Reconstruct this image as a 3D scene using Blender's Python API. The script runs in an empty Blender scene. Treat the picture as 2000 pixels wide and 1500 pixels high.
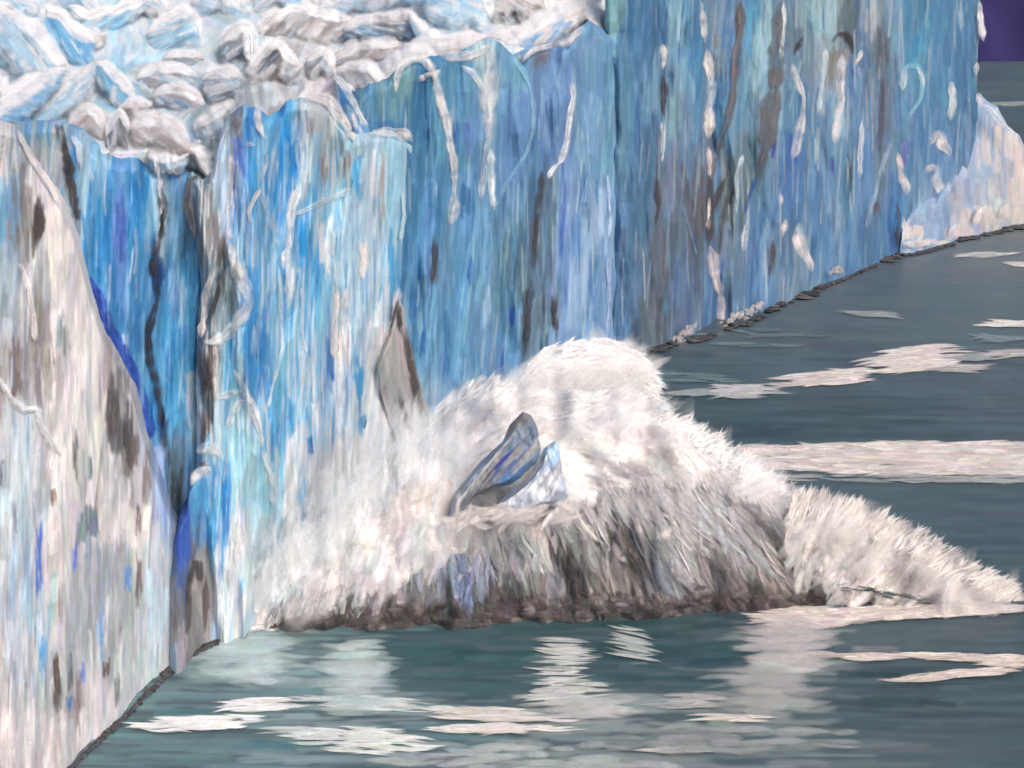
import bpy, math, random
import numpy as np

R = np.random.default_rng(7)
random.seed(7)
scene = bpy.context.scene
COL = scene.collection

# ------------------------------------------------------------------ camera, sky, sun
F, HZ, H, CX = 2145.0, 80.0, 60.0, 1000.0      # focal length in px of a 2000 px frame, eye level row, eye height
cam_d = bpy.data.cameras.new('camera')
cam = bpy.data.objects.new('camera', cam_d); COL.objects.link(cam)
cam.location = (0, 0, H); cam.rotation_euler = (math.radians(90), 0, 0)
cam_d.sensor_width = 36; cam_d.lens = 36 * F / 2000
cam_d.shift_y = -(750 - HZ) / 2000
cam_d.clip_start = 1; cam_d.clip_end = 60000
scene.camera = cam

SUN_EL, SUN_AZ = math.radians(42), math.radians(143)   # azimuth clockwise from +Y
sd = (math.sin(SUN_AZ) * math.cos(SUN_EL), math.cos(SUN_AZ) * math.cos(SUN_EL), math.sin(SUN_EL))
world = bpy.data.worlds.new('World'); scene.world = world; world.use_nodes = True
nt = world.node_tree
sky = nt.nodes.new('ShaderNodeTexSky'); sky.sky_type = 'NISHITA'; sky.sun_disc = False
sky.sun_elevation = SUN_EL; sky.sun_rotation = SUN_AZ; sky.dust_density = 4.0; sky.air_density = 0.8; sky.ozone_density = 0.6
nt.links.new(sky.outputs[0], nt.nodes['Background'].inputs[0]); nt.nodes['Background'].inputs[1].default_value = 0.15
from mathutils import Vector
sun_d = bpy.data.lights.new('sun', 'SUN'); sun_d.energy = 1.3; sun_d.angle = math.radians(30); sun_d.color = (1.0, 0.95, 0.905)
sun = bpy.data.objects.new('sun', sun_d); COL.objects.link(sun)
sun.rotation_euler = Vector(sd).to_track_quat('Z', 'Y').to_euler()
vs = scene.view_settings; vs.view_transform = 'Standard'; vs.look = 'None'; vs.gamma = 1; vs.exposure = 0.14
scene.cycles.transparent_max_bounces = 24
scene.cycles.max_bounces = 5

# ------------------------------------------------------------------ helpers
def lin(c):
    c = np.asarray(c, float) / 255.0
    return np.where(c <= 0.04045, c / 12.92, ((c + 0.055) / 1.055) ** 2.4)

def P(x, y, Y):
    return np.stack([(x - CX) * Y / F, Y + 0 * x, H - (y - HZ) * Y / F], -1)

def vnoise(x, y, seed):
    g = np.random.default_rng(seed).random((64, 64))
    xi, yi = np.floor(x).astype(int), np.floor(y).astype(int)
    fx, fy = x - xi, y - yi
    fx = fx * fx * (3 - 2 * fx); fy = fy * fy * (3 - 2 * fy)
    a = g[yi % 64, xi % 64]; b = g[yi % 64, (xi + 1) % 64]; c = g[(yi + 1) % 64, xi % 64]; d = g[(yi + 1) % 64, (xi + 1) % 64]
    return (a * (1 - fx) + b * fx) * (1 - fy) + (c * (1 - fx) + d * fx) * fy - 0.5

def fbm(x, y, seed, n=4):
    s = 0; a = 1.0
    for k in range(n):
        s = s + a * vnoise(x * 2 ** k + 13.7 * k, y * 2 ** k + 5.1 * k, seed + k); a *= 0.5
    return s

def pl(pts):
    pts = sorted(pts); xs = [p[0] for p in pts]; ys = [p[1] for p in pts]
    return lambda x: np.interp(x, xs, ys)

# the glacier's waterline, seen from the eye point, and from it the distance of the ice front
WL = [(-700, 2300), (-150, 1780), (0, 1625), (130, 1500), (230, 1402), (300, 1325), (345, 1280), (440, 1238), (600, 1085), (840, 885), (1000, 792),
      (1250, 690), (1500, 600), (1755, 495), (1900, 452), (2000, 433), (2300, 390), (2800, 350)]
wl = pl(WL)
def Yw(x):
    s = 0
    for k in (-60, -30, 0, 30, 60): s = s + wl(x + k)
    return F * H / (s / 5 - HZ)
def Ysea(y): return F * H / (y - HZ)

# ------------------------------------------------------------------ materials
def mat(name, rough=0.6, spec=0.25, alpha=False, through=0.0, bump=0.0, bscale=3.0, bstretch=(1, 1, 1), tint=None):
    m = bpy.data.materials.new(name); m.use_nodes = True
    n, l = m.node_tree.nodes, m.node_tree.links
    b = n['Principled BSDF']; out = n['Material Output']
    b.inputs['Roughness'].default_value = rough; b.inputs['Specular IOR Level'].default_value = spec
    a = n.new('ShaderNodeAttribute'); a.attribute_name = 'Col'
    tc = n.new('ShaderNodeTexCoord')
    mp = n.new('ShaderNodeMapping'); mp.inputs['Scale'].default_value = bstretch; l.new(tc.outputs['Object'], mp.inputs[0])
    nz = n.new('ShaderNodeTexNoise'); nz.inputs['Scale'].default_value = bscale; nz.inputs['Detail'].default_value = 5
    l.new(mp.outputs[0], nz.inputs['Vector'])
    # fine grain of the surface: a few percent lighter and darker
    mr = n.new('ShaderNodeMapRange'); mr.inputs[1].default_value = 0.3; mr.inputs[2].default_value = 0.7; mr.inputs[3].default_value = 0.90; mr.inputs[4].default_value = 1.10
    l.new(nz.outputs[0], mr.inputs[0])
    mx = n.new('ShaderNodeMix'); mx.data_type = 'RGBA'; mx.blend_type = 'MULTIPLY'; mx.inputs[0].default_value = 1
    l.new(a.outputs['Color'], mx.inputs[6]); l.new(mr.outputs[0], mx.inputs[7])
    l.new(mx.outputs[2], b.inputs['Base Color'])
    if bump:
        bp = n.new('ShaderNodeBump'); bp.inputs['Strength'].default_value = bump; bp.inputs['Distance'].default_value = 0.3
        l.new(nz.outputs[0], bp.inputs['Height']); l.new(bp.outputs[0], b.inputs['Normal'])
    if alpha: l.new(a.outputs['Alpha'], b.inputs['Alpha'])
    if through:      # drops and snow pass part of the light on
        tr = n.new('ShaderNodeBsdfTranslucent'); tp = n.new('ShaderNodeBsdfTransparent'); ms = n.new('ShaderNodeMixShader'); m2 = n.new('ShaderNodeMixShader')
        l.new(mx.outputs[2], tr.inputs[0]); b.inputs['Alpha'].default_value = 1
        for k in list(b.inputs['Alpha'].links): l.remove(k)
        ms.inputs[0].default_value = through; l.new(b.outputs[0], ms.inputs[1]); l.new(tr.outputs[0], ms.inputs[2])
        l.new(a.outputs['Alpha'], m2.inputs[0]); l.new(tp.outputs[0], m2.inputs[1]); l.new(ms.outputs[0], m2.inputs[2]); l.new(m2.outputs[0], out.inputs[0])
    return m

M_ICE = mat('glacier_ice', 0.6, 0.15, bump=0.35, bscale=1.6, bstretch=(1, 1, 0.18))
M_SOFT = mat('streaked_ice', 0.6, 0.2, alpha=True, through=0.2, bscale=1.6, bstretch=(1, 1, 0.25))
M_SNOW = mat('firn_snow', 0.75, 0.1, bump=0.3, bscale=1.5)
M_ROCK = mat('wet_dark_rock', 0.6, 0.3, bump=0.5, bscale=2.5)
M_SPRAY = mat('white_water', 0.8, 0.1, alpha=True, through=0.12, bscale=2.0)
M_BODY = mat('churned_water', 0.7, 0.15, bump=0.3, bscale=1.2)
M_FOAM_REFL = mat('foam_and_reflection', 0.8, 0.1, alpha=True, bscale=1.5, bstretch=(0.3, 1, 1))
M_WATER = mat('glacial_water', 0.38, 0.18, bump=0.25, bscale=0.35, bstretch=(0.35, 1.4, 1))
M_HILL = mat('far_mountain', 0.9, 0.05, bscale=0.004)

# ------------------------------------------------------------------ objects
def link(name, me, parent=None):
    o = bpy.data.objects.new(name, me); COL.objects.link(o)
    if parent is not None: o.parent = parent; o.matrix_parent_inverse = parent.matrix_world.inverted()
    return o

def tag(o, label=None, cat=None, group=None, kind=None):
    for k, v in (('label', label), ('category', cat), ('group', group), ('kind', kind)):
        if v: o[k] = v
    return o

def thing(name, loc, label, cat, group=None):
    o = bpy.data.objects.new(name, None); COL.objects.link(o)
    o.location = [float(v) for v in loc]; o.empty_display_size = 1
    bpy.context.view_layer.update()
    return tag(o, label, cat, group)

def build(name, V, Q, C, m, parent=None, smooth=True):
    V = np.asarray(V, np.float32).reshape(-1, 3); Q = np.asarray(Q, np.int32).reshape(-1, 4)
    C = np.asarray(C, np.float32)
    if C.shape[1] == 3: C = np.concatenate([C, np.ones((len(C), 1), np.float32)], 1)
    if parent is not None: V = V - np.array(parent.location, np.float32)
    me = bpy.data.meshes.new(name)
    me.vertices.add(len(V)); me.vertices.foreach_set('co', V.ravel())
    me.loops.add(Q.size); me.loops.foreach_set('vertex_index', Q.ravel())
    me.polygons.add(len(Q)); me.polygons.foreach_set('loop_start', np.arange(len(Q), dtype=np.int32) * 4)
    me.update(calc_edges=True)
    ca = me.color_attributes.new('Col', 'FLOAT_COLOR', 'POINT'); ca.data.foreach_set('color', np.clip(C, 0, 1).ravel())
    me.polygons.foreach_set('use_smooth', np.full(len(Q), smooth)); me.materials.append(m)
    me.validate(); me.update()
    o = bpy.data.objects.new(name, me); COL.objects.link(o)
    if parent is not None: o.parent = parent
    return o

def gridq(nr, nc, close=False):
    i, j = np.meshgrid(np.arange(nr - 1), np.arange(nc - (0 if close else 1)), indexing='ij')
    j2 = (j + 1) % nc
    return np.stack([i * nc + j, (i + 1) * nc + j, (i + 1) * nc + j2, i * nc + j2], -1).reshape(-1, 4)

# ------------------------------------------------------------------ stroke canvas: the ice's own colour and grain, laid down streak by streak
class Canvas:
    def __init__(s, x0, y0, x1, y1, base, k=0.62):
        s.x0, s.y0, s.k = x0, y0, k
        s.nx, s.ny = int((x1 - x0) * k) + 2, int((y1 - y0) * k) + 2
        s.x1, s.y1 = x1, y1
        s.c = np.tile(lin(base), (s.ny, s.nx, 1)).astype(np.float64); s.h = np.zeros((s.ny, s.nx))
    def stroke(s, x, y, L, W, ang, col, op=0.9, up=0.0):
        """a streak centred on x, y; ang 90 = vertical"""
        k = s.k; cx, cy, l, w = (x - s.x0) * k, (y - s.y0) * k, max(L * k / 2, 1), max(W * k / 2, 0.7)
        a = math.radians(ang); dx, dy = math.cos(a), math.sin(a)
        ex, ey = abs(dx) * l + abs(dy) * w + 2, abs(dy) * l + abs(dx) * w + 2
        i0, i1, j0, j1 = int(max(cy - ey, 0)), int(min(cy + ey, s.ny - 1)) + 1, int(max(cx - ex, 0)), int(min(cx + ex, s.nx - 1)) + 1
        if i1 <= i0 or j1 <= j0: return
        yy, xx = np.mgrid[i0:i1, j0:j1]
        t = ((xx - cx) * dx + (yy - cy) * dy) / l; u = (-(xx - cx) * dy + (yy - cy) * dx) / w
        u = u + 0.25 * np.sin(t * 2.3 + x) * 0.6
        al = np.clip((1 - np.abs(u)) * w * 0.9 + 0.15, 0, 1) * np.clip((1 - t * t) * 2.2, 0, 1)
        br = BR[(np.clip((u * 6 + 40 + x * 3).astype(int), 0, None)) % 512]
        al = al * op * (0.72 + 0.28 * br)
        cc = lin(col) * (0.93 + 0.14 * br)[..., None]
        s.c[i0:i1, j0:j1] += (cc - s.c[i0:i1, j0:j1]) * al[..., None]
        if up: s.h[i0:i1, j0:j1] = np.maximum(s.h[i0:i1, j0:j1] * (1 - 0.3 * al), up * al * (1 - u * u * 0.7)) if up > 0 else np.minimum(s.h[i0:i1, j0:j1], up * al)
        else: s.h[i0:i1, j0:j1] += (br - 0.5) * 0.10 * al
    def wash(s, n, ctl, Lr, Wr, ang=90, dang=5, ax=1.0, ay=0.35, jit=14, op=0.8):
        """n streaks all over, each in the colour of a control point near it"""
        ctl = np.array(ctl, float)
        for _ in range(n):
            x = R.uniform(s.x0, s.x1); y = R.uniform(s.y0, s.y1)
            d = ((ctl[:, 0] - x) * ax) ** 2 + ((ctl[:, 1] - y) * ay) ** 2 + 60
            w = 1 / d ** 2.2; w /= w.sum()
            c = ctl[R.choice(len(ctl), p=w), 2:5]
            c = c + R.normal(0, jit) + R.normal(0, jit * 0.35, 3)
            s.stroke(x, y, R.uniform(*Lr), R.uniform(*Wr), (ang(x, y) if callable(ang) else ang) + R.normal(0, dang), np.clip(c, 8, 250), op * R.uniform(0.6, 1))
    def box(s, x0, y0, x1, y1, col, dens=1.0, ang=90, jit=9, op=0.9):
        """streaks filling a patch"""
        w, h = x1 - x0, y1 - y0
        Wd = min(max(w * 0.5, 5), 15); Ld = min(h * 0.8, 110) if abs(ang - 90) < 45 else min(max(w, h), 110)
        for _ in range(int(max(2, 2.6 * dens * w * h / (Wd * Ld)))):
            c = np.array(col) + R.normal(0, jit) + R.normal(0, 3, 3)
            s.stroke(R.uniform(x0, x1), R.uniform(y0 + Ld * .3, max(y1 - Ld * .3, y0 + Ld * .3 + 1)), Ld * R.uniform(.6, 1), Wd * R.uniform(.5, 1), ang + R.normal(0, 4), np.clip(c, 8, 250), op)
    def line(s, pts, W, col, op=0.95, up=0.25, jit=8, gap=0.0, rag=0.25):
        """a seam, crest or band along a bent line"""
        for (xa, ya), (xb, yb) in zip(pts[:-1], pts[1:]):
            d = math.hypot(xb - xa, yb - ya); n = max(1, int(d / max(W * 1.3, 7))); a = math.degrees(math.atan2(yb - ya, xb - xa))
            for q in range(n):
                if R.random() < gap: continue
                t = (q + 0.5) / n
                c = np.array(col) + R.normal(0, jit)
                s.stroke(xa + (xb - xa) * t + R.normal(0, W * rag * .4), ya + (yb - ya) * t + R.normal(0, W * rag * .4), max(d / n * 2.1, W), W * R.uniform(1 - rag, 1 + rag), a + R.normal(0, 6), np.clip(c, 8, 250), op, up)
    def fine(s, n, cols, Lr=(40, 150), Wr=(2.2, 5), ang=91, op=.75, box=None):
        """thin long streaks over everything else"""
        x0, y0, x1, y1 = box or (s.x0, s.y0, s.x1, s.y1)
        for _ in range(n):
            c = np.array(cols[R.integers(len(cols))]) + R.normal(0, 8)
            s.stroke(R.uniform(x0, x1), R.uniform(y0, y1), R.uniform(*Lr), R.uniform(*Wr), ang + R.normal(0, 2.5), np.clip(c, 8, 250), op * R.uniform(.4, 1), .12)
    def tone(s, sat, gain):
        """overall paleness of this ice"""
        l = s.c.mean(-1, keepdims=True); s.c = np.clip((l + (s.c - l) * sat) * gain, 0.004, .92)
    def get(s, x, y):
        fx = np.clip((x - s.x0) * s.k, 0, s.nx - 1.001); fy = np.clip((y - s.y0) * s.k, 0, s.ny - 1.001)
        i, j = fy.astype(int), fx.astype(int); a, b = fx - j, fy - i
        def g(A):
            e = (slice(None),) * 0
            aa, bb = (a[..., None], b[..., None]) if A.ndim == 3 else (a, b)
            return (A[i, j] * (1 - aa) + A[i, j + 1] * aa) * (1 - bb) + (A[i + 1, j] * (1 - aa) + A[i + 1, j + 1] * aa) * bb
        return g(s.c), g(s.h)
BR = np.clip(R.normal(0.5, 0.28, 512), 0, 1)
BR = (BR + np.roll(BR, 1)) / 2

E_WALL, E_FIRN, E_SEA, E_FOAM, E_SPRAY = 1.0, 0.86, 1.22, 0.76, 0.90     # brightness of a white card on each surface

# ------------------------------------------------------------------ walls of ice
def face_depth(X, Y, dY, relief, seed):
    mac = fbm(X / 75, Y / 420, seed, 3) * 2.6 + fbm(X / 22, Y / 150, seed + 9, 3) * 1.0 + np.abs(fbm(X / 40, Y / 230, seed + 5, 2)) * 1.6
    q = X / 34 + .9 * vnoise(Y / 120, X * 0 + .2, seed + 31); f = q - np.floor(q); g = np.random.default_rng(seed + 33).normal(0, 1, 256); i = np.floor(q).astype(int) % 255
    fac = g[i] * (1 - f) + g[i + 1] * f                                   # flat facets meeting in upright edges
    q2 = Y / 95 + .8 * vnoise(X / 60, Y * 0, seed + 35); f2 = q2 - np.floor(q2); i2 = (np.floor(q2).astype(int) * 7 + i * 3) % 255
    return Yw(X) + dY - relief * (mac * .8 + .95 * fac + .5 * g[i2] * (1 - np.abs(2 * f - 1)) * (1 - np.abs(2 * f2 - 1)))
def wall(parent, name, cv, top, xl, xr, dY=0.0, bottom=None, relief=1.0, seed=1, rnd=3.0, step=1.9, thick=25.0, m=None, lean=0.0):
    """a standing mass of ice: relief face from its crest down into the water, rounded rims, side and roof running back"""
    tf = pl(top); bf = bottom or (lambda x: wl(x) + 25)
    xl = xl if isinstance(xl, list) else [(-500, xl), (2500, xl)]; xr = xr if isinstance(xr, list) else [(-500, xr), (2500, xr)]
    fl, fr = pl(xl), pl(xr); xl0, xr0 = min(p[1] for p in xl), max(p[1] for p in xr)
    nc = int((xr0 - xl0) / step); u = np.linspace(0, 1, nc); x0 = xl0 + (xr0 - xl0) * u
    yt, yb = tf(x0) + 3.0 * fbm(x0 / 9, x0 * 0 + seed, seed + 70, 3), bf(x0)
    nr = int((yb - yt).max() / (step * 1.15)); v = np.linspace(0, 1, nr)
    Y = yt[None] + (yb - yt)[None] * v[:, None]
    yj = Y + 0
    X = x0[None] + (1 - u[None]) ** 5 * (fl(yj) - xl0) + u[None] ** 5 * (fr(yj) - xr0)
    X = X + 2.2 * fbm(yj / 22, X * 0 + seed, seed + 90, 3) * ((1 - u[None]) ** 8 + u[None] ** 8)
    col, hg = cv.get(X, Y)
    D = face_depth(X, Y, dY, relief, seed) - hg * 1.2 - relief * 0.12 * fbm(X / 6, Y / 30, seed + 20, 2)
    e = np.clip(1 - (X - X[:, :1]) / 26, 0, 1) ** 2 + np.clip(1 - (X[:, -1:] - X) / 26, 0, 1) ** 2 + np.clip(1 - (Y - yt[None]) / 26, 0, 1) ** 2
    D = D + rnd * e + lean * (yb[None] - Y) * D / F
    V = P(X, Y, D)
    # rim going back: roof and sides
    def back(row_v, d): b = row_v.copy(); b[:, 1] += d; b[:, 0] += (row_v[:, 0] / row_v[:, 1]) * d * 0.9; return b
    roofs = [V]; cols = [col]
    Vall = V; Call = col
    r1, r2 = V[0].copy(), V[0].copy()
    r1[:, 1] += thick * .35; r1[:, 0] += r1[:, 0] / V[0][:, 1] * thick * .3; r1[:, 2] -= 0.6
    r2[:, 1] += thick; r2[:, 0] += r2[:, 0] / V[0][:, 1] * thick * .9; r2[:, 2] -= 4
    Vall = np.concatenate([r2[None], r1[None], V], 0); Call = np.concatenate([col[:1], col[:1], col], 0)
    def side(c):
        s = Vall[:, c].copy(); s[:, 1] += thick * 0.8; s[:, 0] += Vall[:, c, 0] / Vall[:, c, 1] * thick * 0.78; return s
    L, Rr = side(0), side(-1)
    Vall = np.concatenate([L[:, None], Vall, Rr[:, None]], 1); Call = np.concatenate([Call[:, :1], Call, Call[:, -1:]], 1)
    nr_, nc_ = Vall.shape[:2]
    Q = gridq(nr_, nc_)
    return build(name, Vall.reshape(-1, 3), Q, (Call / E_WALL).reshape(-1, 3), m or M_ICE, parent)

def flakes(name, parent, cx, cy, L, W, ang, depth, col, alpha=1.0, curve=0.0, off=0.1, tilt=0.0, m=None, nl=5, nw=5, puff=0.07, var=1.0):
    """many soft-edged streaks as one part: each a small curved blade lying on the surface given by depth(x, y)"""
    cx = np.asarray(cx, float); n = len(cx); f = lambda v: np.broadcast_to(np.asarray(v, float), (n,))[:, None, None]
    t = np.linspace(-1, 1, nl)[None, :, None]; u = np.linspace(-1, 1, nw)[None, None, :]
    a = np.radians(f(ang)); along = t * f(L) / 2; prof = np.clip(1 - np.abs(t) ** 2.6, 0, 1) * 0.92 + 0.08
    across = u * f(W) / 2 * prof + f(curve) * f(L) * (t * t - .4)
    X = f(cx) + along * np.cos(a) - across * np.sin(a); Y = f(cy) + along * np.sin(a) + across * np.cos(a)
    D0 = depth(X, Y); px = D0 / F
    D = D0 - f(off) - (1 - u * u) * (1 - t * t) * puff * f(W) * px + f(tilt) * along * px
    br = R.normal(0, .085 * var, (n, 1, nw)) + R.normal(0, .03, (n, nl, 1))
    C = np.broadcast_to(np.asarray(col, float).reshape(-1, 3), (n, 3))[:, None, None, :] * (1 + br)[..., None]
    al = f(alpha) * np.clip(1.25 * (1 - u * u), 0, 1) * np.clip(1.3 * (1 - t * t), 0, 1) * (1 + 1.5 * br)
    C = np.concatenate([C, np.clip(al, 0, 1)[..., None]], -1)
    q = gridq(nl, nw)[None] + (np.arange(n) * nl * nw)[:, None, None]
    return build(name, P(X, Y, D).reshape(-1, 3), q.reshape(-1, 4), C.reshape(-1, 4), m or M_SOFT, parent)

def along_pts(pts, W, rag):
    pts = np.array(pts, float); seg = np.hypot(*np.diff(pts, axis=0).T); s = np.concatenate([[0], np.cumsum(seg)])
    n = max(4, int(s[-1] / (W * .42))); t = np.linspace(0, s[-1], n)
    x = np.interp(t, s, pts[:, 0]); y = np.interp(t, s, pts[:, 1])
    for _ in range(2): x[1:-1] = (x[:-2] + 2 * x[1:-1] + x[2:]) / 4; y[1:-1] = (y[:-2] + 2 * y[1:-1] + y[2:]) / 4
    ang = np.degrees(np.arctan2(np.gradient(y), np.gradient(x)))
    fat = np.clip(.55 + np.minimum(t, s[-1] - t) / (W * 3), 0, 1) * (1 + .9 * vnoise(t / 30, 0 * t + .3, int(pts[0, 0]) % 97))
    x = x + R.normal(0, W * .16 * rag, n); y = y + R.normal(0, W * .16 * rag, n)
    return x, y, ang, fat

def rib(parent, name, pts, W, col, dY, hgt=0.3, rag=1.0, E=None, seed=0, depth=None):
    """a low, soft-edged seam of snow, ice or dirt running over a face along pts"""
    pts = np.array(pts, float); seg = np.hypot(*np.diff(pts, axis=0).T); s = np.concatenate([[0], np.cumsum(seg)])
    n = max(10, int(s[-1] / 3)); t = np.linspace(0, s[-1], n)
    x = np.interp(t, s, pts[:, 0]); y = np.interp(t, s, pts[:, 1])
    for _ in range(5): x[1:-1] = (x[:-2] + 2 * x[1:-1] + x[2:]) / 4; y[1:-1] = (y[:-2] + 2 * y[1:-1] + y[2:]) / 4
    sd_ = seed % 90 + int(pts[0, 0] + pts[0, 1]) % 400
    x = x + W * .25 * rag * vnoise(t / 24, t * 0 + .1, sd_ + 5); y = y + 0
    tx, ty = np.gradient(x), np.gradient(y); ln = np.hypot(tx, ty) + 1e-6; nx, ny = -ty / ln, tx / ln
    end = np.clip(np.minimum(t, s[-1] - t) / (W * (3.2 if sum(col) < 400 else 1.8)), 0, 1)
    k = np.array([-1, -.8, -.55, -.25, 0, .25, .55, .8, 1])
    half = lambda q: end ** .6 * (1 + rag * 1.0 * vnoise(t / 34, t * 0 + .3 + q, sd_) + rag * .5 * vnoise(t / 11, t * 0 + .7 + q, sd_ + 3)) * W * .84
    hw = np.where(k[None] < 0, half(0)[:, None], half(.4)[:, None])
    X = x[:, None] + nx[:, None] * k[None] * hw; Y = y[:, None] + ny[:, None] * k[None] * hw
    prf = (1 - k ** 2)[None]; px = (Yw(x) / F)[:, None]
    D = (Yw(X) if depth is None else depth(X, Y)) + dY - hgt - prf * W * px * .10 * end[:, None]
    br = 1 + .10 * R.normal(0, 1, (1, 9)) + .22 * vnoise(t[:, None] / 30 + 0 * X, 3 * k[None] + 0 * X, sd_ + 1) + .02 * R.normal(0, 1, (n, 1))
    C = lin(np.array(col)) * br[..., None] / ((E or E_WALL) * (.80 if sum(col) > 560 else .95))
    al = np.clip(1.35 * (1 - k ** 2) , 0, 1)[None] * np.clip(.25 + end, 0, 1)[:, None] * np.clip(1.0 + 1.1 * vnoise(t / 16, t * 0, sd_ + 8)[:, None] + .5 * vnoise(t[:, None] / 9 + 0 * X, 4 * k[None] + 0 * X, sd_ + 9), .25, 1)
    al = al * np.clip(.75 + .35 * (1 - min(rag, 1)) + min(rag, 1) * .9 * vnoise(t[:, None] / 38 + 0 * X, 2.2 * k[None] + 0 * X + 7, sd_ + 12) + .35 * vnoise(t[:, None] / 8 + 0 * X, 4 * k[None] + 0 * X + 3, sd_ + 13) * min(rag, 1), 0, 1)
    if col[1] > col[0] + 22: al = al * .6
    elif sum(col) < 400: al = al * .95
    C = np.concatenate([C, np.clip(al, 0, 1)[..., None]], -1)
    return build(name, P(X, Y, D).reshape(-1, 3), gridq(n, 9), C.reshape(-1, 4), M_SOFT, parent)

def base_pt(x, dY=0): return (P(np.array(float(x)), np.array(0.0), Yw(float(x)) + dY)[0], Yw(float(x)) + dY, 0)

WHT, PNK = (224, 216, 212), (214, 204, 200)
exec_order = []

def ribs(parent, lst, dY, relief, seed, name='snow_rib', hgt=0.35):
    for k, (pts, w, c) in enumerate(lst):
        rib(parent, name, pts, w, c, 0, 0.35, seed=k * 11 + seed, depth=lambda X, Y: face_depth(X, Y, dY, relief, seed))
DK, BRN = (78, 74, 75), (104, 93, 90)

# --- left buttress: dirty white ice nearest the eye
c = Canvas(-160, 215, 380, 1800, (196, 192, 192))
c.wash(1500, [(0,290,198,192,188),(40,330,168,170,172),(20,430,135,160,180),(90,420,216,208,204),(130,520,220,212,208),(60,520,170,172,172),(20,600,172,184,192),(0,700,150,150,152),
  (80,640,150,146,144),(140,650,216,208,205),(180,620,212,204,200),(120,760,220,212,208),(70,740,152,146,143),(180,800,212,206,202),(235,800,136,130,128),(230,720,172,162,158),(20,820,196,208,214),(60,880,196,208,212),
  (120,900,218,210,206),(200,900,212,204,200),(260,930,176,168,166),(300,950,150,165,200),(20,960,180,202,216),(70,1000,186,194,200),(120,1020,214,206,202),(200,1010,214,206,203),(270,1000,216,210,207),
  (330,1000,150,176,212),(20,1080,176,196,210),(60,1120,168,186,202),(120,1130,206,200,198),(180,1110,158,160,164),(240,1110,168,166,166),(300,1100,186,202,212),(340,1130,176,196,210),(20,1220,178,190,200),(80,1240,166,186,202),
  (140,1230,186,186,188),(190,1230,170,174,178),(240,1230,176,180,182),(300,1220,186,202,212),(330,1240,160,160,162),(20,1330,196,196,198),(80,1330,182,192,200),(140,1330,172,172,174),(200,1300,156,160,164),(260,1290,178,190,198),(320,1260,178,190,198),
  (10,1430,212,202,202),(70,1430,210,202,202),(130,1420,182,172,170),(190,1380,200,196,196),(250,1340,196,200,204),(40,1560,212,204,202),(-100,700,196,190,188),(-100,1300,196,196,196)], (50, 190), (6, 17), jit=15)
BX = [(18,300,58,500,(132,130,132)),(66,385,84,490,DK),(52,430,70,520,(120,112,110)),(85,360,165,540,(224,214,208)),(110,520,165,700,(222,213,209)),(2,330,38,470,(128,168,198)),(100,600,170,980,(222,213,209)),
  (58,520,96,800,(150,144,141)),(112,600,140,690,(148,158,160)),(206,700,232,900,(106,102,103)),(230,790,258,900,(100,97,99)),(240,840,272,930,(118,108,106)),(210,660,250,720,(172,158,153)),
  (20,650,42,790,(120,110,108)),(0,500,30,660,(172,186,196)),(144,840,158,940,(98,102,106)),(172,890,184,945,(104,120,128)),(98,955,110,990,(128,108,96)),(72,1000,80,1110,(66,102,190)),(140,1055,150,1115,(88,112,202)),
  (148,985,186,1060,(116,130,140)),(160,1058,250,1250,(164,166,170)),(244,1105,256,1170,(76,132,198)),(193,1170,204,1290,(88,150,206)),(130,1360,140,1395,(80,140,206)),(78,1230,94,1310,(108,160,206)),(155,1290,168,1335,(120,150,205)),
  (106,1270,117,1400,(96,80,76)),(133,1270,142,1365,(110,96,92)),(202,1285,213,1325,(108,94,90)),(225,1290,233,1385,(126,122,120)),(264,1085,276,1190,(106,98,96)),(262,975,274,1050,(122,104,96)),(0,1390,170,1500,(214,204,203)),
  (70,1030,80,1170,(80,118,196)),(195,985,290,1065,(220,211,207)),(40,1200,56,1330,(206,210,212)),(292,1110,336,1310,(184,202,212)),(0,900,12,960,(96,86,82)),(25,975,32,1040,(150,142,138)),(8,830,60,980,(196,208,214)),
  (148,1310,158,1440,(150,130,124)),(180,1200,188,1330,(150,148,148)),(232,1160,240,1260,(140,136,136)),(115,1130,122,1250,(150,142,140)),(278,880,292,1000,(140,130,128))]
for b in BX: c.box(*b)
c.line([(40,520),(58,560),(70,640),(70,660)], 9, WHT); c.line([(0,745),(28,785),(50,800),(72,800),(90,850),(112,880)], 10, (222,220,220)); c.line([(38,260),(70,320),(110,380),(140,440),(160,520)], 8, (226,216,212), gap=.2)
c.line([(180,590),(215,660),(262,760),(290,860)], 7, (196,182,178), gap=.3)
c.fine(420, [(226,218,214),(216,210,208),(196,204,210)]); c.fine(90, [(130,128,130),(118,112,110),(150,160,172)]); c.fine(170, [(150,176,206),(120,150,186),(236,232,232)], Wr=(3,7)); [c.box(*b, dens=.5) for b in BX]; c.tone(1.0, 1.03); c.c *= (.97, 1.0, 1.03)
A = thing('ice_buttress', base_pt(150), 'dirty white ice buttress nearest the eye, streaked grey and brown, at the left edge', 'ice cliff')
A_TOP = [(-150,222),(0,238),(30,246),(52,285),(70,318),(110,376),(140,440),(160,505),(178,580),(200,645),(230,700),(262,765),(282,850),(300,905),(318,955),(335,1005),(352,1028),(380,1040)]
wall(A, 'ice_face', c, A_TOP, -150, 366, dY=0.3, relief=.6, seed=3, bottom=lambda x: wl(x) + 40)
ribs(A, [([(36,255),(60,310),(95,352),(120,400)], 7, (226,217,213)), ([(0,742),(25,785),(48,800),(70,796),(88,846),(114,884)], 9, (216,216,218)), ([(42,515),(56,556),(66,620),(68,668)], 7, (222,214,210))], 0.3, .6, 3, 'snow_ledge', .5)
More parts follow.
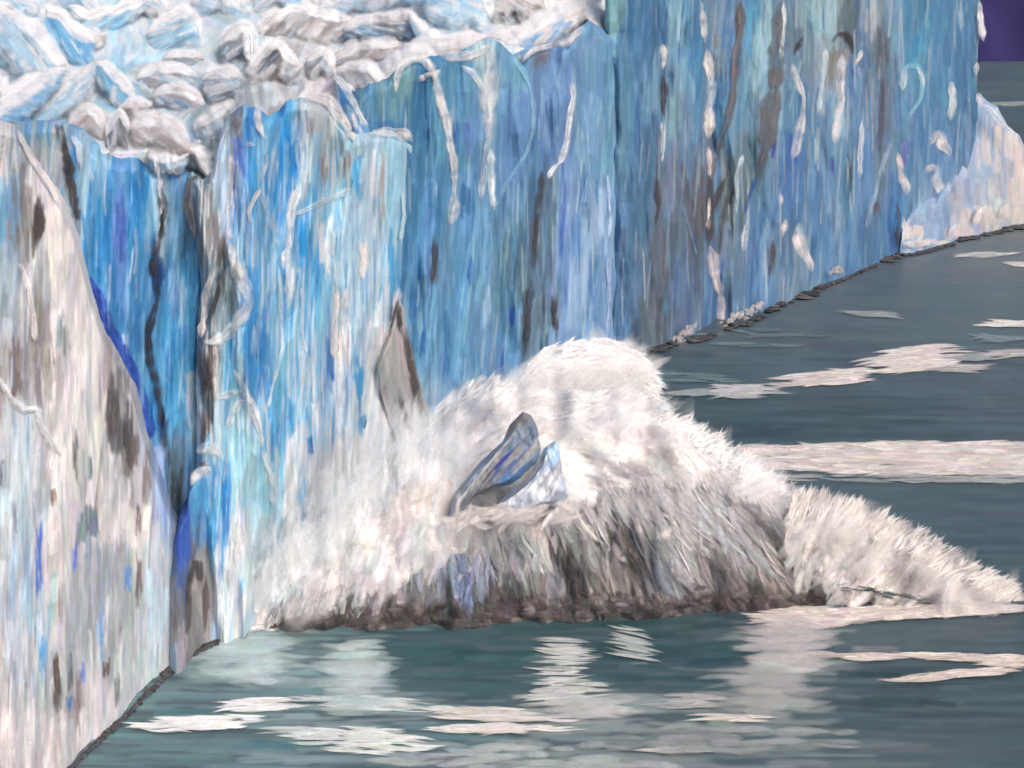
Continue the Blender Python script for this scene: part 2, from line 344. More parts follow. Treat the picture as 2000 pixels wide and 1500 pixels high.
ribs(A, [([(74,385),(78,430),(72,490)], 13, (92,82,80)), ([(214,720),(222,790),(216,870)], 13, (112,106,106)), ([(110,1270),(113,1330),(110,1400)], 8, (100,86,82)), ([(244,820),(252,880),(262,930)], 10, (108,100,100))], 0.3, .6, 3, 'dirt_streak', .25)

# --- blue recess behind the buttress
c = Canvas(-40, 225, 470, 1330, (70, 146, 200))
c.wash(1500, [(60,300,150,160,164),(100,340,156,165,170),(130,430,164,184,202),(150,300,158,190,208),(190,340,140,186,212),(190,420,44,140,198),(235,400,86,140,196),(270,380,24,132,194),(210,500,30,128,188),(235,480,82,122,188),
  (260,480,50,144,200),(300,420,120,176,212),(320,430,150,190,215),(345,440,110,170,210),(200,560,64,146,198),(230,600,60,140,196),(260,560,76,150,200),(290,560,80,140,196),(320,540,44,100,170),(350,560,110,178,214),(380,560,60,160,214),
  (215,680,58,126,190),(250,700,80,158,204),(280,700,70,150,202),(320,660,66,150,204),(350,680,64,154,206),(280,800,66,146,198),(300,860,112,160,208),(330,800,66,150,200),(350,800,90,170,212),(340,900,92,124,144),(345,980,80,96,104),(310,960,150,176,212),
  (370,900,130,190,215),(380,1000,140,180,208),(440,600,90,160,208),(400,420,124,150,170)], (50, 190), (6, 16), jit=15)
BX = [(150,262,172,440,(152,186,206)),(262,320,288,440,(16,124,190)),(195,420,216,540,(20,122,190)),(226,370,246,540,(74,110,186)),(240,540,250,640,(120,170,214)),(310,330,326,500,(168,194,214)),(296,500,322,590,(36,76,136)),
  (320,580,345,880,(60,152,206)),(326,690,336,760,(30,120,185)),(330,830,358,960,(92,122,138)),(345,900,356,1010,(74,84,90)),(330,930,340,980,(70,78,84)),(285,860,320,960,(152,174,216)),(60,250,130,400,(152,160,165)),(112,400,160,470,(164,186,204)),
  (366,720,392,880,(178,194,206)),(380,500,396,620,(40,150,212)),(225,590,232,620,(40,120,190)),(268,590,278,620,(30,120,186)),(240,650,250,690,(170,190,218)),(352,520,362,640,(160,196,216)),(285,760,300,830,(40,130,196))]
for b in BX: c.box(*b)
for q in range(14): c.line([(176+q*1.5,545+q*2),(196+q*2,640),(226+q*2,690),(262+q*1.6,770),(288+q,860-q*2)], 8, (44,84,178), jit=12)
c.line([(118,258),(130,310),(140,372),(152,440)], 15, DK); c.line([(315,340),(318,430),(305,490)], 9, WHT, gap=.3)
c.fine(260, [(150,192,216),(120,176,212),(196,208,216)]); c.fine(120, [(30,100,170),(50,110,190)]); [c.box(*b, dens=.5) for b in BX]; c.tone(.9, 1.0)
B = thing('ice_wall', base_pt(260, 8), 'deep blue recessed ice wall behind the dirty white buttress', 'ice cliff')
B_TOP = [(-40,240),(40,238),(110,234),(150,252),(172,276),(200,300),(235,310),(265,310),(300,330),(330,330),(372,330),(430,380)]
wall(B, 'ice_face', c, B_TOP, -30, 440, dY=4.5, relief=1.0, seed=14)
ribs(B, [([(312,360),(322,410),(318,445),(304,492),(300,520),(306,560),(310,582),(298,620),(291,650),(295,715),(308,745),(318,830),(326,890)], 10, (64,66,76)), ([(119,256),(130,310),(140,372),(150,432)], 14, DK), ([(330,880),(342,930),(352,985)], 10, (88,94,98))], 4.5, 1, 14, 'crevice', .2)
ribs(B, [([(308,318),(314,380),(322,430),(312,470)], 7, (208,206,208)), ([(264,440),(268,500),(263,540)], 5, (170,196,216)), ([(138,262),(155,290),(158,330)], 7, (196,204,210))], 4.5, 1, 14)

# --- bright tower in the middle
c = Canvas(355, 190, 850, 1270, (140, 190, 216))
c.wash(2300, [(380,370,150,180,200),(400,420,112,116,122),(380,470,120,124,128),(430,500,126,138,146),(440,300,165,190,214),(450,250,120,116,118),(492,230,48,128,192),(470,330,80,130,192),(490,350,60,146,202),(465,440,70,140,196),(510,300,110,170,210),(530,240,74,154,204),
  (560,300,18,132,198),(555,370,30,134,196),(530,440,90,160,206),(600,250,176,188,194),(640,300,160,166,170),(600,330,150,186,206),(650,350,160,180,190),(600,430,70,160,210),(650,430,120,184,216),(610,500,40,150,208),(680,320,146,190,212),(700,420,160,194,214),
  (730,330,158,186,200),(770,320,146,196,218),(790,280,170,200,214),(770,420,140,196,220),(740,450,150,176,190),(760,520,90,174,220),(440,560,130,152,162),(500,560,66,150,202),(500,680,44,136,196),(500,740,44,130,192),(540,600,110,174,212),(560,700,120,184,214),
  (600,600,90,168,214),(620,690,130,182,214),(640,720,90,160,212),(680,560,170,202,216),(680,690,160,196,220),(720,560,170,202,220),(740,500,176,204,218),(740,620,206,214,218),(450,690,90,168,208),(410,720,120,118,122),(440,800,140,196,214),(480,820,170,204,214),
  (540,800,90,172,214),(560,860,104,180,216),(600,830,110,182,218),(600,760,124,180,216),(650,800,150,190,220),(660,880,150,190,220),(690,740,90,164,212),(700,820,196,212,220),(740,760,208,214,220),(770,840,214,214,216),(430,960,56,146,204),(400,960,80,156,206),
  (480,930,160,204,216),(520,930,136,194,216),(560,960,160,202,218),(600,960,110,178,216),(620,930,140,192,218),(680,950,186,206,220),(720,920,200,210,220),(470,1060,206,212,214),(520,1040,176,206,216),(560,1060,150,200,220),(600,1060,190,210,218),
  (460,1160,206,210,212),(520,1130,166,206,220),(560,1130,200,210,214),(640,1050,216,212,212)], (45, 180), (6, 16), ang=lambda x, y: 90 + (4 if x < 520 else 6 + (x - 520) * .02), jit=14)
BX = [(372,355,402,520,(110,110,116)),(402,420,440,520,(122,120,122)),(432,262,446,480,(168,192,216)),(480,205,504,272,(44,122,190)),(456,270,474,385,(72,104,182)),(545,240,578,400,(12,126,194)),(520,300,545,440,(36,136,198)),(476,300,500,420,(58,146,204)),
  (600,150,690,270,(182,190,196)),(600,230,612,275,(150,146,148)),(626,300,640,360,(142,136,136)),(672,285,686,345,(140,134,134)),(640,160,660,250,(186,196,200)),(628,430,652,530,(206,212,216)),(575,420,600,520,(24,142,208)),(735,300,750,400,(180,174,170)),(722,295,736,385,(206,208,210)),
  (702,465,722,545,(224,216,212)),(690,300,706,400,(60,160,214)),(755,280,800,400,(148,198,220)),(740,395,752,430,(176,168,164)),(755,450,770,570,(70,168,222)),(478,560,520,800,(40,132,196)),(465,520,500,570,(50,140,200)),(560,500,575,600,(206,214,218)),(636,655,652,765,(46,118,190)),
  (596,850,612,900,(50,128,198)),(690,690,706,800,(32,138,202)),(700,800,712,870,(44,140,206)),(672,560,684,720,(224,216,212)),(655,640,668,830,(214,214,218)),(690,560,712,690,(176,204,220)),(560,770,575,890,(70,164,216)),(530,800,545,900,(50,150,210)),(600,690,612,780,(180,206,222)),
  (385,665,420,870,(104,100,101)),(398,690,412,760,(66,62,64)),(395,805,414,870,(98,92,92)),(365,700,388,880,(182,198,208)),(405,520,450,650,(128,148,158)),(425,515,438,580,(70,70,72)),(392,900,408,915,(132,130,130)),(455,830,500,1000,(150,202,214)),(480,900,500,1000,(150,198,214)),
  (590,1000,606,1070,(60,160,220)),(640,960,655,1040,(190,204,224)),(440,660,455,780,(80,166,208)),(700,900,740,1000,(206,214,220)),(560,1080,640,1200,(200,212,218)),(500,1150,570,1220,(206,212,214)),(735,640,780,860,(206,206,208)),(650,860,664,960,(206,214,220)),(610,780,622,850,(206,214,220))]
for b in BX: c.box(*b, ang=92)
c.fine(950, [(214,220,222),(196,214,222),(222,220,218),(170,206,222)], box=(370,300,800,1250)); c.fine(170, [(40,134,200),(60,150,210)], box=(440,300,760,1000)); c.fine(420, [(222,220,218),(210,216,220)], box=(560,700,800,1250)); [c.stroke(R.uniform(560, 800), R.uniform(860, 1240), R.uniform(50, 120), R.uniform(8, 20), 95, (216, 214, 214), .5) for _ in range(160)]; [c.box(*b, dens=.5) for b in BX]; c.tone(.92, .98)  # lower streaks whiten: the mist's haze painted into the tower's colour
C_ = thing('ice_tower', base_pt(600), 'bright pale blue ice tower behind the splash, with a snowy notched top', 'ice cliff')
C_TOP = [(355,345),(370,335),(392,352),(415,330),(430,262),(442,232),(462,214),(478,204),(500,210),(520,228),(545,215),(560,196),(590,190),(640,205),(672,240),(690,262),(720,258),(760,252),(795,262),(808,276),(820,288)]
wall(C_, 'ice_face', c, C_TOP, [(300,362),(560,392),(650,384),(900,384),(1010,384),(1270,425)], [(240,802),(268,810),(290,814),(330,804),(360,796),(480,786),(600,778),(660,778),(1270,780)], dY=-1.0, relief=1.35, seed=27)
ribs(C_, [([(452,300),(450,380),(447,430),(452,470)], 9, (216,210,210)), ([(500,205),(506,240),(516,272)], 11, (222,216,214)), ([(522,300),(514,335),(506,358)], 8, (206,212,216)), ([(510,365),(495,392),(485,412),(490,438)], 7, (214,214,216)), ([(506,372),(520,405),(540,452),(550,490)], 14, (172,196,208)),
  ([(588,358),(575,388),(568,430),(562,475),(554,528)], 13, (214,216,218)), ([(572,420),(605,406),(640,392),(690,368)], 9, (196,208,214)), ([(596,182),(640,190),(668,225),(690,262)], 11, (216,212,210)), ([(726,256),(760,258),(792,264),(808,278)], 13, (236,226,220)), ([(676,266),(690,262),(694,280)], 12, (224,216,212)),
  ([(420,520),(408,560),(398,610),(392,660)], 9, (224,214,210)), ([(448,470),(456,510),(470,542),(486,586),(468,625),(440,658),(412,670),(395,666)], 15, (212,212,212)), ([(419,668),(422,710),(420,785)], 8, (216,206,202)), ([(420,778),(450,768),(474,762)], 12, (206,214,216)), ([(456,720),(470,745),(482,775),(502,795)], 11, (216,216,216)),
  ([(445,840),(452,808),(470,784),(490,792),(505,830),(511,875)], 10, (212,214,214)), ([(512,880),(530,930),(536,990)], 8, (206,212,214)), ([(382,882),(405,876),(428,882),(434,900)], 14, (216,212,210)), ([(660,565),(652,640),(650,700)], 8, (222,214,212)), ([(676,560),(666,640),(664,720)], 9, (226,216,210)),
  ([(545,520),(547,600),(552,680),(536,740),(522,800)], 6, (188,208,218)), ([(780,560),(772,600),(764,640),(750,668)], 10, (208,206,208)), ([(700,470),(708,500),(706,545)], 12, (226,218,214)), ([(466,1010),(470,1040),(460,1110)], 12, (214,212,212)), ([(478,282),(500,284)], 11, (226,222,220)), ([(785,370),(790,420),(782,470)], 6, (190,210,216)), ([(590,560),(588,640),(598,690)], 5, (190,206,220))], -1.0, 1.35, 27)
ribs(C_, [([(404,352),(388,345),(372,352),(366,400),(380,470)], 10, (112,110,114)), ([(432,520),(428,560),(412,610),(402,655)], 9, (76,74,76)), ([(404,690),(406,750),(400,800)], 13, (72,68,70)), ([(402,810),(405,868)], 17, (102,96,96)), ([(466,210),(462,240),(458,268)], 13, (100,94,92))], -1.0, 1.35, 27, 'dirt_streak', .3)

# --- pillar at the foot of the tower
c = Canvas(325, 880, 480, 1300, (120, 150, 175))
c.wash(500, [(385,960,80,160,206),(420,970,44,140,204),(440,1000,48,146,206),(400,1000,60,148,206),(365,1040,46,88,170),(395,1050,96,120,140),(430,1060,44,136,196),(445,1120,52,142,202),(400,1100,150,146,146),(370,1110,104,104,110),(350,1130,76,106,160),(345,1200,128,128,132),(375,1180,112,106,106),
  (400,1190,150,148,150),(420,1180,160,160,166),(440,1200,70,148,208),(360,1250,140,138,140),(420,1240,150,180,214)], (40, 150), (5, 13), jit=13)
BX = [(345,1020,374,1115,(46,86,172)),(372,1070,416,1250,(150,147,148)),(378,1095,392,1160,(78,74,75)),(362,1170,373,1240,(88,80,80)),(397,1130,408,1230,(108,98,96)),(432,950,455,1215,(40,132,194)),(388,1092,400,1120,(200,194,190)),(340,1150,356,1260,(120,118,122)),(415,1150,428,1240,(164,172,196)),(436,1140,444,1230,(30,100,180))]
for b in BX: c.box(*b)
[c.box(*b, dens=.5) for b in BX]; c.tone(.9, 1.0)
G = thing('ice_pillar', base_pt(400), 'narrow ice pillar with a blue arched top and grey foot, at the inner corner of the waterline', 'ice cliff')
wall(G, 'ice_face', c, [(330,1060),(345,1020),(362,990),(368,950),(380,925),(405,912),(430,928),(446,960),(458,1000),(470,1040)], [(880,338),(1300,322)], [(880,470),(1010,466),(1100,456),(1300,437)], dY=-1.5, relief=.6, seed=31, rnd=2.0, thick=12, bottom=lambda x: wl(x) + 40)
ribs(G, [([(372,950),(384,925),(405,914),(428,926),(446,955),(462,1000),(464,1040)], 11, (216,216,216)), ([(456,1050),(450,1120),(442,1210)], 6, (190,206,220))], -1.5, .6, 31)
ribs(G, [([(368,1190),(372,1130),(380,1098),(392,1100),(396,1150)], 7, (80,76,76)), ([(402,1130),(404,1190),(398,1240)], 8, (110,102,100)), ([(346,1160),(342,1210),(334,1270)], 10, (118,116,120))], -1.5, .6, 31, 'dirt_streak', .2)

# --- blue wall right of the tower
c = Canvas(680, 30, 1235, 960, (84, 142, 188))
c.wash(2600, [(790,150,108,150,166),(830,160,54,124,172),(850,220,78,146,188),(800,250,60,128,178),(870,150,70,140,186),(910,160,80,146,188),(930,240,88,140,192),(900,300,72,140,186),(910,380,60,124,182),(830,330,62,128,176),(850,420,70,132,184),(800,420,44,118,172),(940,130,180,196,206),
  (950,220,120,164,204),(1000,140,108,162,200),(1010,220,92,148,196),(1000,300,92,134,186),(985,380,84,128,176),(1060,110,108,124,150),(1080,150,104,142,196),(1100,250,100,138,196),(1060,260,84,130,190),(1140,120,112,150,196),(1150,220,116,160,204),(1170,300,110,160,200),
  (1040,360,78,116,156),(1060,420,92,116,144),(1000,430,74,120,152),(1120,400,120,152,204),(1160,420,146,172,212),(1180,200,96,150,190),(820,520,66,138,192),(860,540,84,136,178),(900,520,90,150,196),(940,500,100,160,204),(980,520,78,126,156),(1020,540,96,124,148),(1060,560,96,120,150),
  (1100,540,108,144,208),(1140,540,140,166,214),(1180,540,112,148,200),(800,640,64,134,190),(850,640,96,156,202),(900,650,84,148,194),(950,640,104,150,196),(1000,640,92,150,196),(1050,640,112,140,168),(1110,620,120,152,210),(1160,640,112,148,196),(1210,640,88,130,172),
  (820,740,82,146,196),(870,760,84,152,206),(920,740,88,154,204),(970,740,86,146,204),(820,820,140,176,206),(900,830,120,170,210),(1000,760,100,154,206)], (45, 180), (6, 16), ang=lambda x, y: 92 + max(0, (y - 300)) * .012, jit=12)
BX = [(806,120,846,300,(48,118,170)),(850,180,870,320,(82,150,190)),(900,355,918,425,(38,106,164)),(905,225,932,310,(84,122,192)),(840,340,862,440,(44,116,170)),(880,235,895,330,(40,112,180)),(775,125,802,200,(110,152,166)),(970,180,1030,380,(90,136,192)),(1000,110,1025,200,(110,164,200)),
  (1050,95,1075,125,(112,110,130)),(1060,120,1110,300,(100,136,194)),(1140,100,1175,330,(106,152,196)),(1056,330,1070,420,(92,110,134)),(1036,420,1052,520,(96,100,112)),(1093,310,1104,520,(62,102,192)),(1170,340,1186,500,(160,184,222)),(1130,300,1146,420,(66,124,184)),(1162,350,1170,400,(56,120,184)),
  (845,470,856,555,(92,88,90)),(838,480,846,600,(60,110,190)),(890,500,906,620,(70,150,206)),(1022,560,1034,700,(92,92,98)),(995,590,1008,640,(46,92,188)),(976,680,986,745,(58,98,190)),(1076,570,1088,640,(80,80,86)),(1110,500,1130,650,(152,174,222)),(1150,500,1164,640,(84,130,196)),(1136,490,1146,620,(166,186,226)),
  (915,480,925,560,(54,110,190)),(820,620,832,700,(36,110,178)),(868,600,880,690,(48,120,184)),(865,690,876,760,(40,116,190)),(1185,500,1200,680,(106,146,196)),(960,640,970,720,(100,140,190)),(945,560,960,640,(150,184,220)),(800,540,812,620,(40,112,180)),(790,560,800,700,(120,160,196)),(1120,420,1134,500,(90,140,206)),(1050,560,1062,660,(106,124,148))]
for b in BX: c.box(*b, ang=92)
c.fine(240, [(176,198,216),(150,184,210),(196,204,212)], box=(690,180,1230,900)); c.fine(120, [(50,104,164),(92,112,140),(60,96,170)]); [c.box(*b, dens=.5) for b in BX]; c.tone(.80, .90); c.c *= (.90, 1.02, .99)
D_ = thing('ice_wall', base_pt(1000, 3), 'mid blue ice wall with rounded white-rimmed arches, just right of the pale tower', 'ice cliff')
D_TOP = [(690,180),(720,165),(760,150),(775,135),(800,116),(830,110),(860,108),(900,100),(930,82),(955,72),(975,82),(1005,108),(1018,122),(1030,104),(1048,92),(1072,80),(1090,92),(1110,82),(1130,55),(1150,40),(1170,52),(1185,62),(1230,60)]
wall(D_, 'ice_face', c, D_TOP, 690, 1225, dY=3.0, relief=1.35, seed=41)
ribs(D_, [([(772,182),(774,150),(786,128),(806,116),(830,116),(846,140),(860,180),(872,232),(883,300),(889,355),(888,395),(880,440)], 13, (220,218,216)), ([(955,85),(960,130),(958,180),(956,240),(954,285)], 17, (208,212,216)), ([(900,128),(925,142),(950,180),(960,195)], 9, (196,206,212)), ([(952,270),(945,330),(938,390)], 10, (196,208,218)),
  ([(958,290),(960,340),(961,385),(966,412)], 9, (206,214,218)), ([(1002,112),(1022,138),(1036,175),(1044,215),(1042,255),(1028,300),(1000,340),(980,375),(968,408)], 6, (150,196,216)), ([(1116,160),(1119,195),(1112,240),(1108,275),(1096,315),(1076,335),(1068,352)], 9, (210,212,216)), ([(1188,500),(1190,590),(1186,680)], 5, (170,190,216)), ([(1140,200),(1146,260),(1150,330),(1140,400)], 5, (160,190,216)), ([(715,250),(690,200),(668,160),(650,148)], 8, (196,206,212)),
  ([(860,110),(900,112),(940,100),(962,84)], 12, (216,212,210)), ([(1018,122),(1040,100),(1080,86),(1110,84),(1140,50)], 9, (196,196,202)), ([(1186,340),(1192,430),(1186,470)], 6, (176,196,220))], 3, 1.35, 41)
ribs(D_, [([(1060,330),(1054,380),(1048,450),(1042,530)], 8, (84,84,92)), ([(1040,545),(1032,610),(1026,695)], 9, (80,82,90)), ([(1078,570),(1084,620),(1088,662)], 9, (74,74,78)), ([(850,470),(848,520),(845,560)], 8, (88,84,86))], 3, 1.35, 41, 'dirt_streak', .2)
ribs(D_, [([(720,238),(745,246),(775,244),(798,250)], 16, (44,104,176))], 1.5, 1.35, 41, 'crevice', .3)

# --- grey slab leaning on the wall behind the splash
c = Canvas(700, 540, 900, 920, (166, 164, 164))
c.wash(260, [(780,640,190,180,178),(760,720,160,158,158),(800,720,152,144,142),(790,800,176,176,178),(830,820,150,144,142),(770,800,176,172,172),(820,870,186,180,178),(850,880,150,140,136)], (40, 130), (6, 14), ang=86, jit=10)
c.line([(790,650),(806,740),(822,800),(845,845)], 12, (104,98,97), rag=.4); c.box(775,600,784,650,DK); c.box(800,690,812,780,(126,118,116))
Sl = thing('ice_slab', base_pt(790, -2), 'grey pointed ice slab leaning against the cliff behind the splash', 'ice block')
wall(Sl, 'ice_face', c, [(735,700),(745,672),(758,655),(772,600),(778,585),(786,600),(793,645),(806,690),(818,745),(832,795),(850,842),(862,870)], [(580,752),(650,745),(720,737),(770,744),(830,762),(880,795),(950,800)], 862, dY=-4.5, relief=.5, seed=52, rnd=2.0, thick=8)
ribs(Sl, [([(776,582),(778,615),(783,655)], 8, (84,80,80)), ([(792,655),(804,720),(820,785),(838,826)], 9, (98,92,92))], -4.5, .5, 52, 'dirt_streak', .2)

# --- tall wall on the right, its top above the picture
c = Canvas(1165, -150, 1935, 760, (82, 140, 186))
c.wash(4200, [(1200,40,130,186,200),(1215,120,74,140,180),(1240,60,52,124,176),(1260,200,84,142,180),(1280,60,48,116,168),(1230,260,70,134,178),(1215,330,90,144,184),(1250,350,70,120,162),(1270,300,66,108,150),(1210,430,84,132,178),(1230,540,74,116,160),(1215,640,80,128,176),(1250,640,92,118,146),
  (1290,420,104,120,144),(1320,380,108,124,150),(1300,520,92,110,132),(1340,440,110,122,142),(1330,560,88,118,160),(1370,420,108,104,114),(1290,620,92,112,136),(1360,560,96,118,150),(1310,60,124,176,206),(1340,40,84,150,196),(1350,140,92,156,196),(1320,180,120,160,184),(1330,260,106,140,176),(1365,100,44,130,190),
  (1400,40,120,150,180),(1400,120,108,140,166),(1420,60,60,120,186),(1400,200,76,144,192),(1420,250,80,140,190),(1400,330,96,136,180),(1450,60,90,150,196),(1450,180,108,160,190),(1480,90,146,194,214),(1470,30,60,160,206),(1490,200,120,170,200),(1460,280,104,150,180),(1480,330,92,120,140),(1440,330,110,130,146),(1420,400,92,96,104),
  (1420,480,100,126,160),(1440,440,124,146,156),(1400,560,66,118,182),(1440,560,100,136,176),(1540,60,104,132,160),(1560,100,112,142,170),(1540,200,110,160,196),(1550,250,72,136,190),(1590,60,150,190,204),(1610,30,160,200,210),(1600,160,150,176,196),(1610,240,92,140,184),(1640,120,150,150,150),(1660,40,96,112,128),
  (1640,220,130,170,196),(1660,180,90,136,190),(1690,60,92,130,180),(1700,30,160,176,190),(1680,200,96,146,190),(1720,100,106,120,140),(1730,220,110,124,150),(1720,330,110,136,170),(1550,340,70,128,196),(1580,380,80,138,196),(1530,420,66,124,184),(1620,330,96,144,194),(1630,440,92,142,190),(1660,380,84,140,180),
  (1690,330,92,140,196),(1700,440,78,124,170),(1740,420,56,128,190),(1750,60,110,156,192),(1780,80,80,156,196),(1770,180,96,160,200),(1790,260,66,132,184),(1820,60,64,136,186),(1850,100,72,138,184),(1840,200,66,132,180),(1870,60,60,128,176),(1890,150,66,128,170),(1880,250,74,130,176),(1830,300,90,140,196),(1860,330,100,144,196),
  (1790,360,110,156,200),(1820,420,130,164,204),(1880,360,124,160,200),(1570,520,120,150,180),(1600,480,76,140,190),(1640,520,88,140,186),(1680,500,72,134,190),(1730,480,70,130,186),(1500,520,100,146,192),(1480,580,80,136,190),(1540,560,110,146,180),(1480,440,70,130,184),(1500,380,100,150,190),
  (1200,-100,120,170,190),(1400,-100,90,140,180),(1600,-100,130,170,190),(1850,-100,70,134,180)], (40, 160), (5, 14), ang=lambda x, y: 91 + (4 if 1400 < x < 1560 else 0), jit=12)
BX = [(1292,0,1302,150,(44,104,158)),(1290,140,1300,235,(78,74,84)),(1283,350,1292,430,(84,80,90)),(1275,0,1290,120,(70,110,150)),(1322,0,1334,90,(150,194,216)),(1348,0,1366,160,(60,140,196)),(1380,320,1392,420,(82,76,80)),(1358,350,1376,470,(108,104,114)),(1430,0,1452,90,(114,110,112)),(1396,60,1406,100,(120,122,130)),
  (1456,20,1478,110,(70,166,210)),(1484,0,1512,150,(152,198,214)),(1390,130,1410,280,(66,140,196)),(1540,30,1566,95,(106,132,156)),(1615,60,1640,100,(150,180,196)),(1620,90,1660,150,(150,146,146)),(1690,0,1710,70,(178,186,196)),(1716,55,1734,130,(104,108,122)),(1720,150,1730,280,(100,108,130)),(1640,0,1670,60,(104,122,134)),
  (1560,160,1576,260,(60,128,186)),(1540,260,1556,320,(52,104,196)),(1506,260,1514,310,(44,76,180)),(1620,300,1630,340,(60,90,180)),(1650,300,1664,400,(72,104,116)),(1650,360,1660,420,(64,132,176)),(1735,380,1755,460,(44,120,188)),(1760,270,1776,330,(110,120,200)),(1704,385,1718,425,(110,104,110)),(1720,280,1730,330,(100,108,120)),
  (1850,130,1860,160,(96,156,196)),(1856,160,1864,240,(206,212,216)),(1880,0,1900,200,(66,128,176)),(1905,0,1915,190,(120,160,190)),(1870,0,1880,60,(150,184,206)),(1770,60,1800,130,(60,160,206)),(1500,450,1520,580,(110,150,190)),(1505,470,1514,540,(96,90,90)),(1560,430,1575,500,(160,184,204)),(1630,400,1640,480,(140,170,200)),
  (1590,250,1600,330,(170,196,214)),(1616,360,1626,430,(120,156,196)),(1675,400,1690,500,(70,120,180)),(1425,380,1436,450,(176,186,190)),(1410,290,1420,360,(170,176,180)),(1310,330,1320,420,(120,140,176)),(1270,400,1290,640,(98,114,138)),(1290,450,1300,600,(104,104,120)),(1340,620,1350,690,(80,120,170)),(1780,390,1800,480,(150,180,210)),
  (1240,180,1250,330,(52,112,166)),(1208,150,1216,330,(104,156,186)),(1255,560,1300,690,(104,116,132)),(1700,150,1712,260,(130,150,180)),(1425,180,1440,300,(120,170,200))]
for b in BX: c.box(*b, dens=.9)
c.fine(320, [(180,198,212),(150,180,202),(204,206,210),(130,176,200)]); c.fine(220, [(48,98,154),(96,104,122),(104,100,106),(56,96,170)]); [c.box(*b, dens=.5) for b in BX]; c.tone(.78, .78); c.c *= (.97, 1.01, 1.0)
E_ = thing('ice_wall', base_pt(1550), 'tallest ice wall, slate and deep blue, running away to the far right corner of the glacier', 'ice cliff')
E_TOP = [(1165,-70),(1185,-66),(1300,-85),(1420,-78),(1550,-95),(1700,-85),(1850,-96),(1930,-80)]
wall(E_, 'ice_face', c, E_TOP, [(-150,1186),(60,1182),(170,1190),(700,1188)], [(-150,1916),(60,1913),(130,1908),(300,1912),(700,1912)], dY=0.0, relief=1.8, seed=63, bottom=lambda x: wl(x) + 12)
ribs(E_, [([(1370,12),(1376,50),(1378,85)], 9, (226,220,216)), ([(1381,92),(1386,140),(1389,185),(1385,215),(1383,272)], 12, (228,220,216)), ([(1383,284),(1388,318),(1389,352)], 9, (220,208,204)), ([(1385,384),(1384,452)], 7, (220,210,206)), ([(1386,478),(1396,520),(1404,560),(1409,600),(1410,642)], 12, (216,204,200)), ([(1295,85),(1296,110),(1294,138)], 8, (228,220,216)), ([(1294,236),(1296,262),(1292,318)], 7, (208,204,204)),
  ([(1548,124),(1560,158),(1568,188),(1569,222),(1560,262),(1556,292),(1546,312)], 10, (216,216,216)), ([(1684,95),(1678,115),(1668,130)], 9, (226,220,216)), ([(1676,128),(1680,160)], 10, (170,190,210)), ([(1646,105),(1642,160),(1644,190),(1638,230),(1632,282)], 11, (206,206,210)), ([(1612,92),(1612,130),(1604,170),(1596,225)], 9, (196,208,216)), ([(1685,232),(1680,290),(1678,350)], 8, (196,204,214)), ([(1764,170),(1764,135),(1780,128),(1796,130),(1802,160),(1800,190),(1784,216),(1768,240)], 6, (150,200,214)), ([(1792,128),(1802,150),(1804,178)], 7, (208,214,216)), ([(1768,130),(1763,180)], 9, (206,212,216)), ([(1859,158),(1860,200),(1856,238)], 10, (206,212,216)),
  ([(1816,284),(1832,262),(1840,268),(1836,284),(1850,290),(1858,306)], 13, (224,216,214)), ([(1804,340),(1818,326),(1830,330),(1824,348),(1832,366),(1842,384),(1848,412)], 12, (220,214,212)), ([(1752,296),(1757,322),(1760,345),(1772,362),(1770,384)], 10, (220,212,210)), ([(1742,275),(1728,310),(1716,345),(1710,380),(1698,420),(1690,448)], 7, (176,200,218)), ([(1525,378),(1526,400)], 14, (228,220,216)), ([(1534,425),(1532,446),(1528,465)], 12, (220,212,210)), ([(1556,440),(1558,470),(1570,492),(1584,515),(1586,532)], 15, (220,210,208)), ([(1460,430),(1454,465),(1450,495)], 8, (196,206,214)), ([(1368,0),(1374,20)], 6, (220,214,212)), ([(1500,0),(1494,70),(1486,130),(1484,170)], 11, (176,206,216)), ([(1532,0),(1528,60),(1524,120)], 8, (206,212,214)), ([(1568,0),(1580,25),(1596,50),(1612,70)], 14, (160,200,212)), ([(1814,0),(1810,80),(1800,130)], 6, (130,196,214)),
  ([(1912,0),(1916,40),(1920,82)], 10, (218,212,212)), ([(1908,120),(1906,150)], 7, (206,208,212)), ([(1908,180),(1912,205)], 8, (218,212,212)), ([(1332,400),(1340,430),(1354,470),(1360,500)], 5, (130,160,190)), ([(1218,500),(1214,580),(1216,640)], 4, (160,186,212)), ([(1340,690),(1344,660),(1346,640)], 9, (206,200,198)), ([(1320,670),(1338,640)], 8, (196,196,200)), ([(1650,420),(1636,500)], 5, (150,184,208)), ([(1452,300),(1438,340),(1440,380),(1436,420)], 6, (180,196,206)), ([(1490,350),(1478,380),(1470,420)], 4, (130,176,206))], 0, 1.8, 63)
ribs(E_, [([(1522,0),(1518,80),(1514,140),(1506,200),(1502,260),(1490,310),(1476,352)], 20, (112,112,118)), ([(1446,0),(1448,40),(1438,110),(1432,190),(1416,250),(1396,310),(1386,360)], 11, (124,118,122)), ([(1571,68),(1560,88),(1548,108)], 13, (76,70,70)), ([(1622,84),(1636,70),(1650,68),(1660,82),(1668,108)], 13, (72,66,66)), ([(1294,142),(1298,180),(1296,228)], 9, (80,76,86)), ([(1424,330),(1408,370),(1390,410),(1384,480)], 10, (92,86,90)), ([(1510,465),(1508,500),(1504,545)], 9, (92,86,88)), ([(1726,150),(1722,220),(1716,300)], 7, (102,106,124)), ([(1712,386),(1706,425)], 9, (108,102,108)), ([(1284,350),(1288,400),(1280,440)], 8, (92,90,102)), ([(1754,390),(1757,440),(1752,485)], 6, (88,88,96))], 0, 1.8, 63, 'dirt_streak', .3)
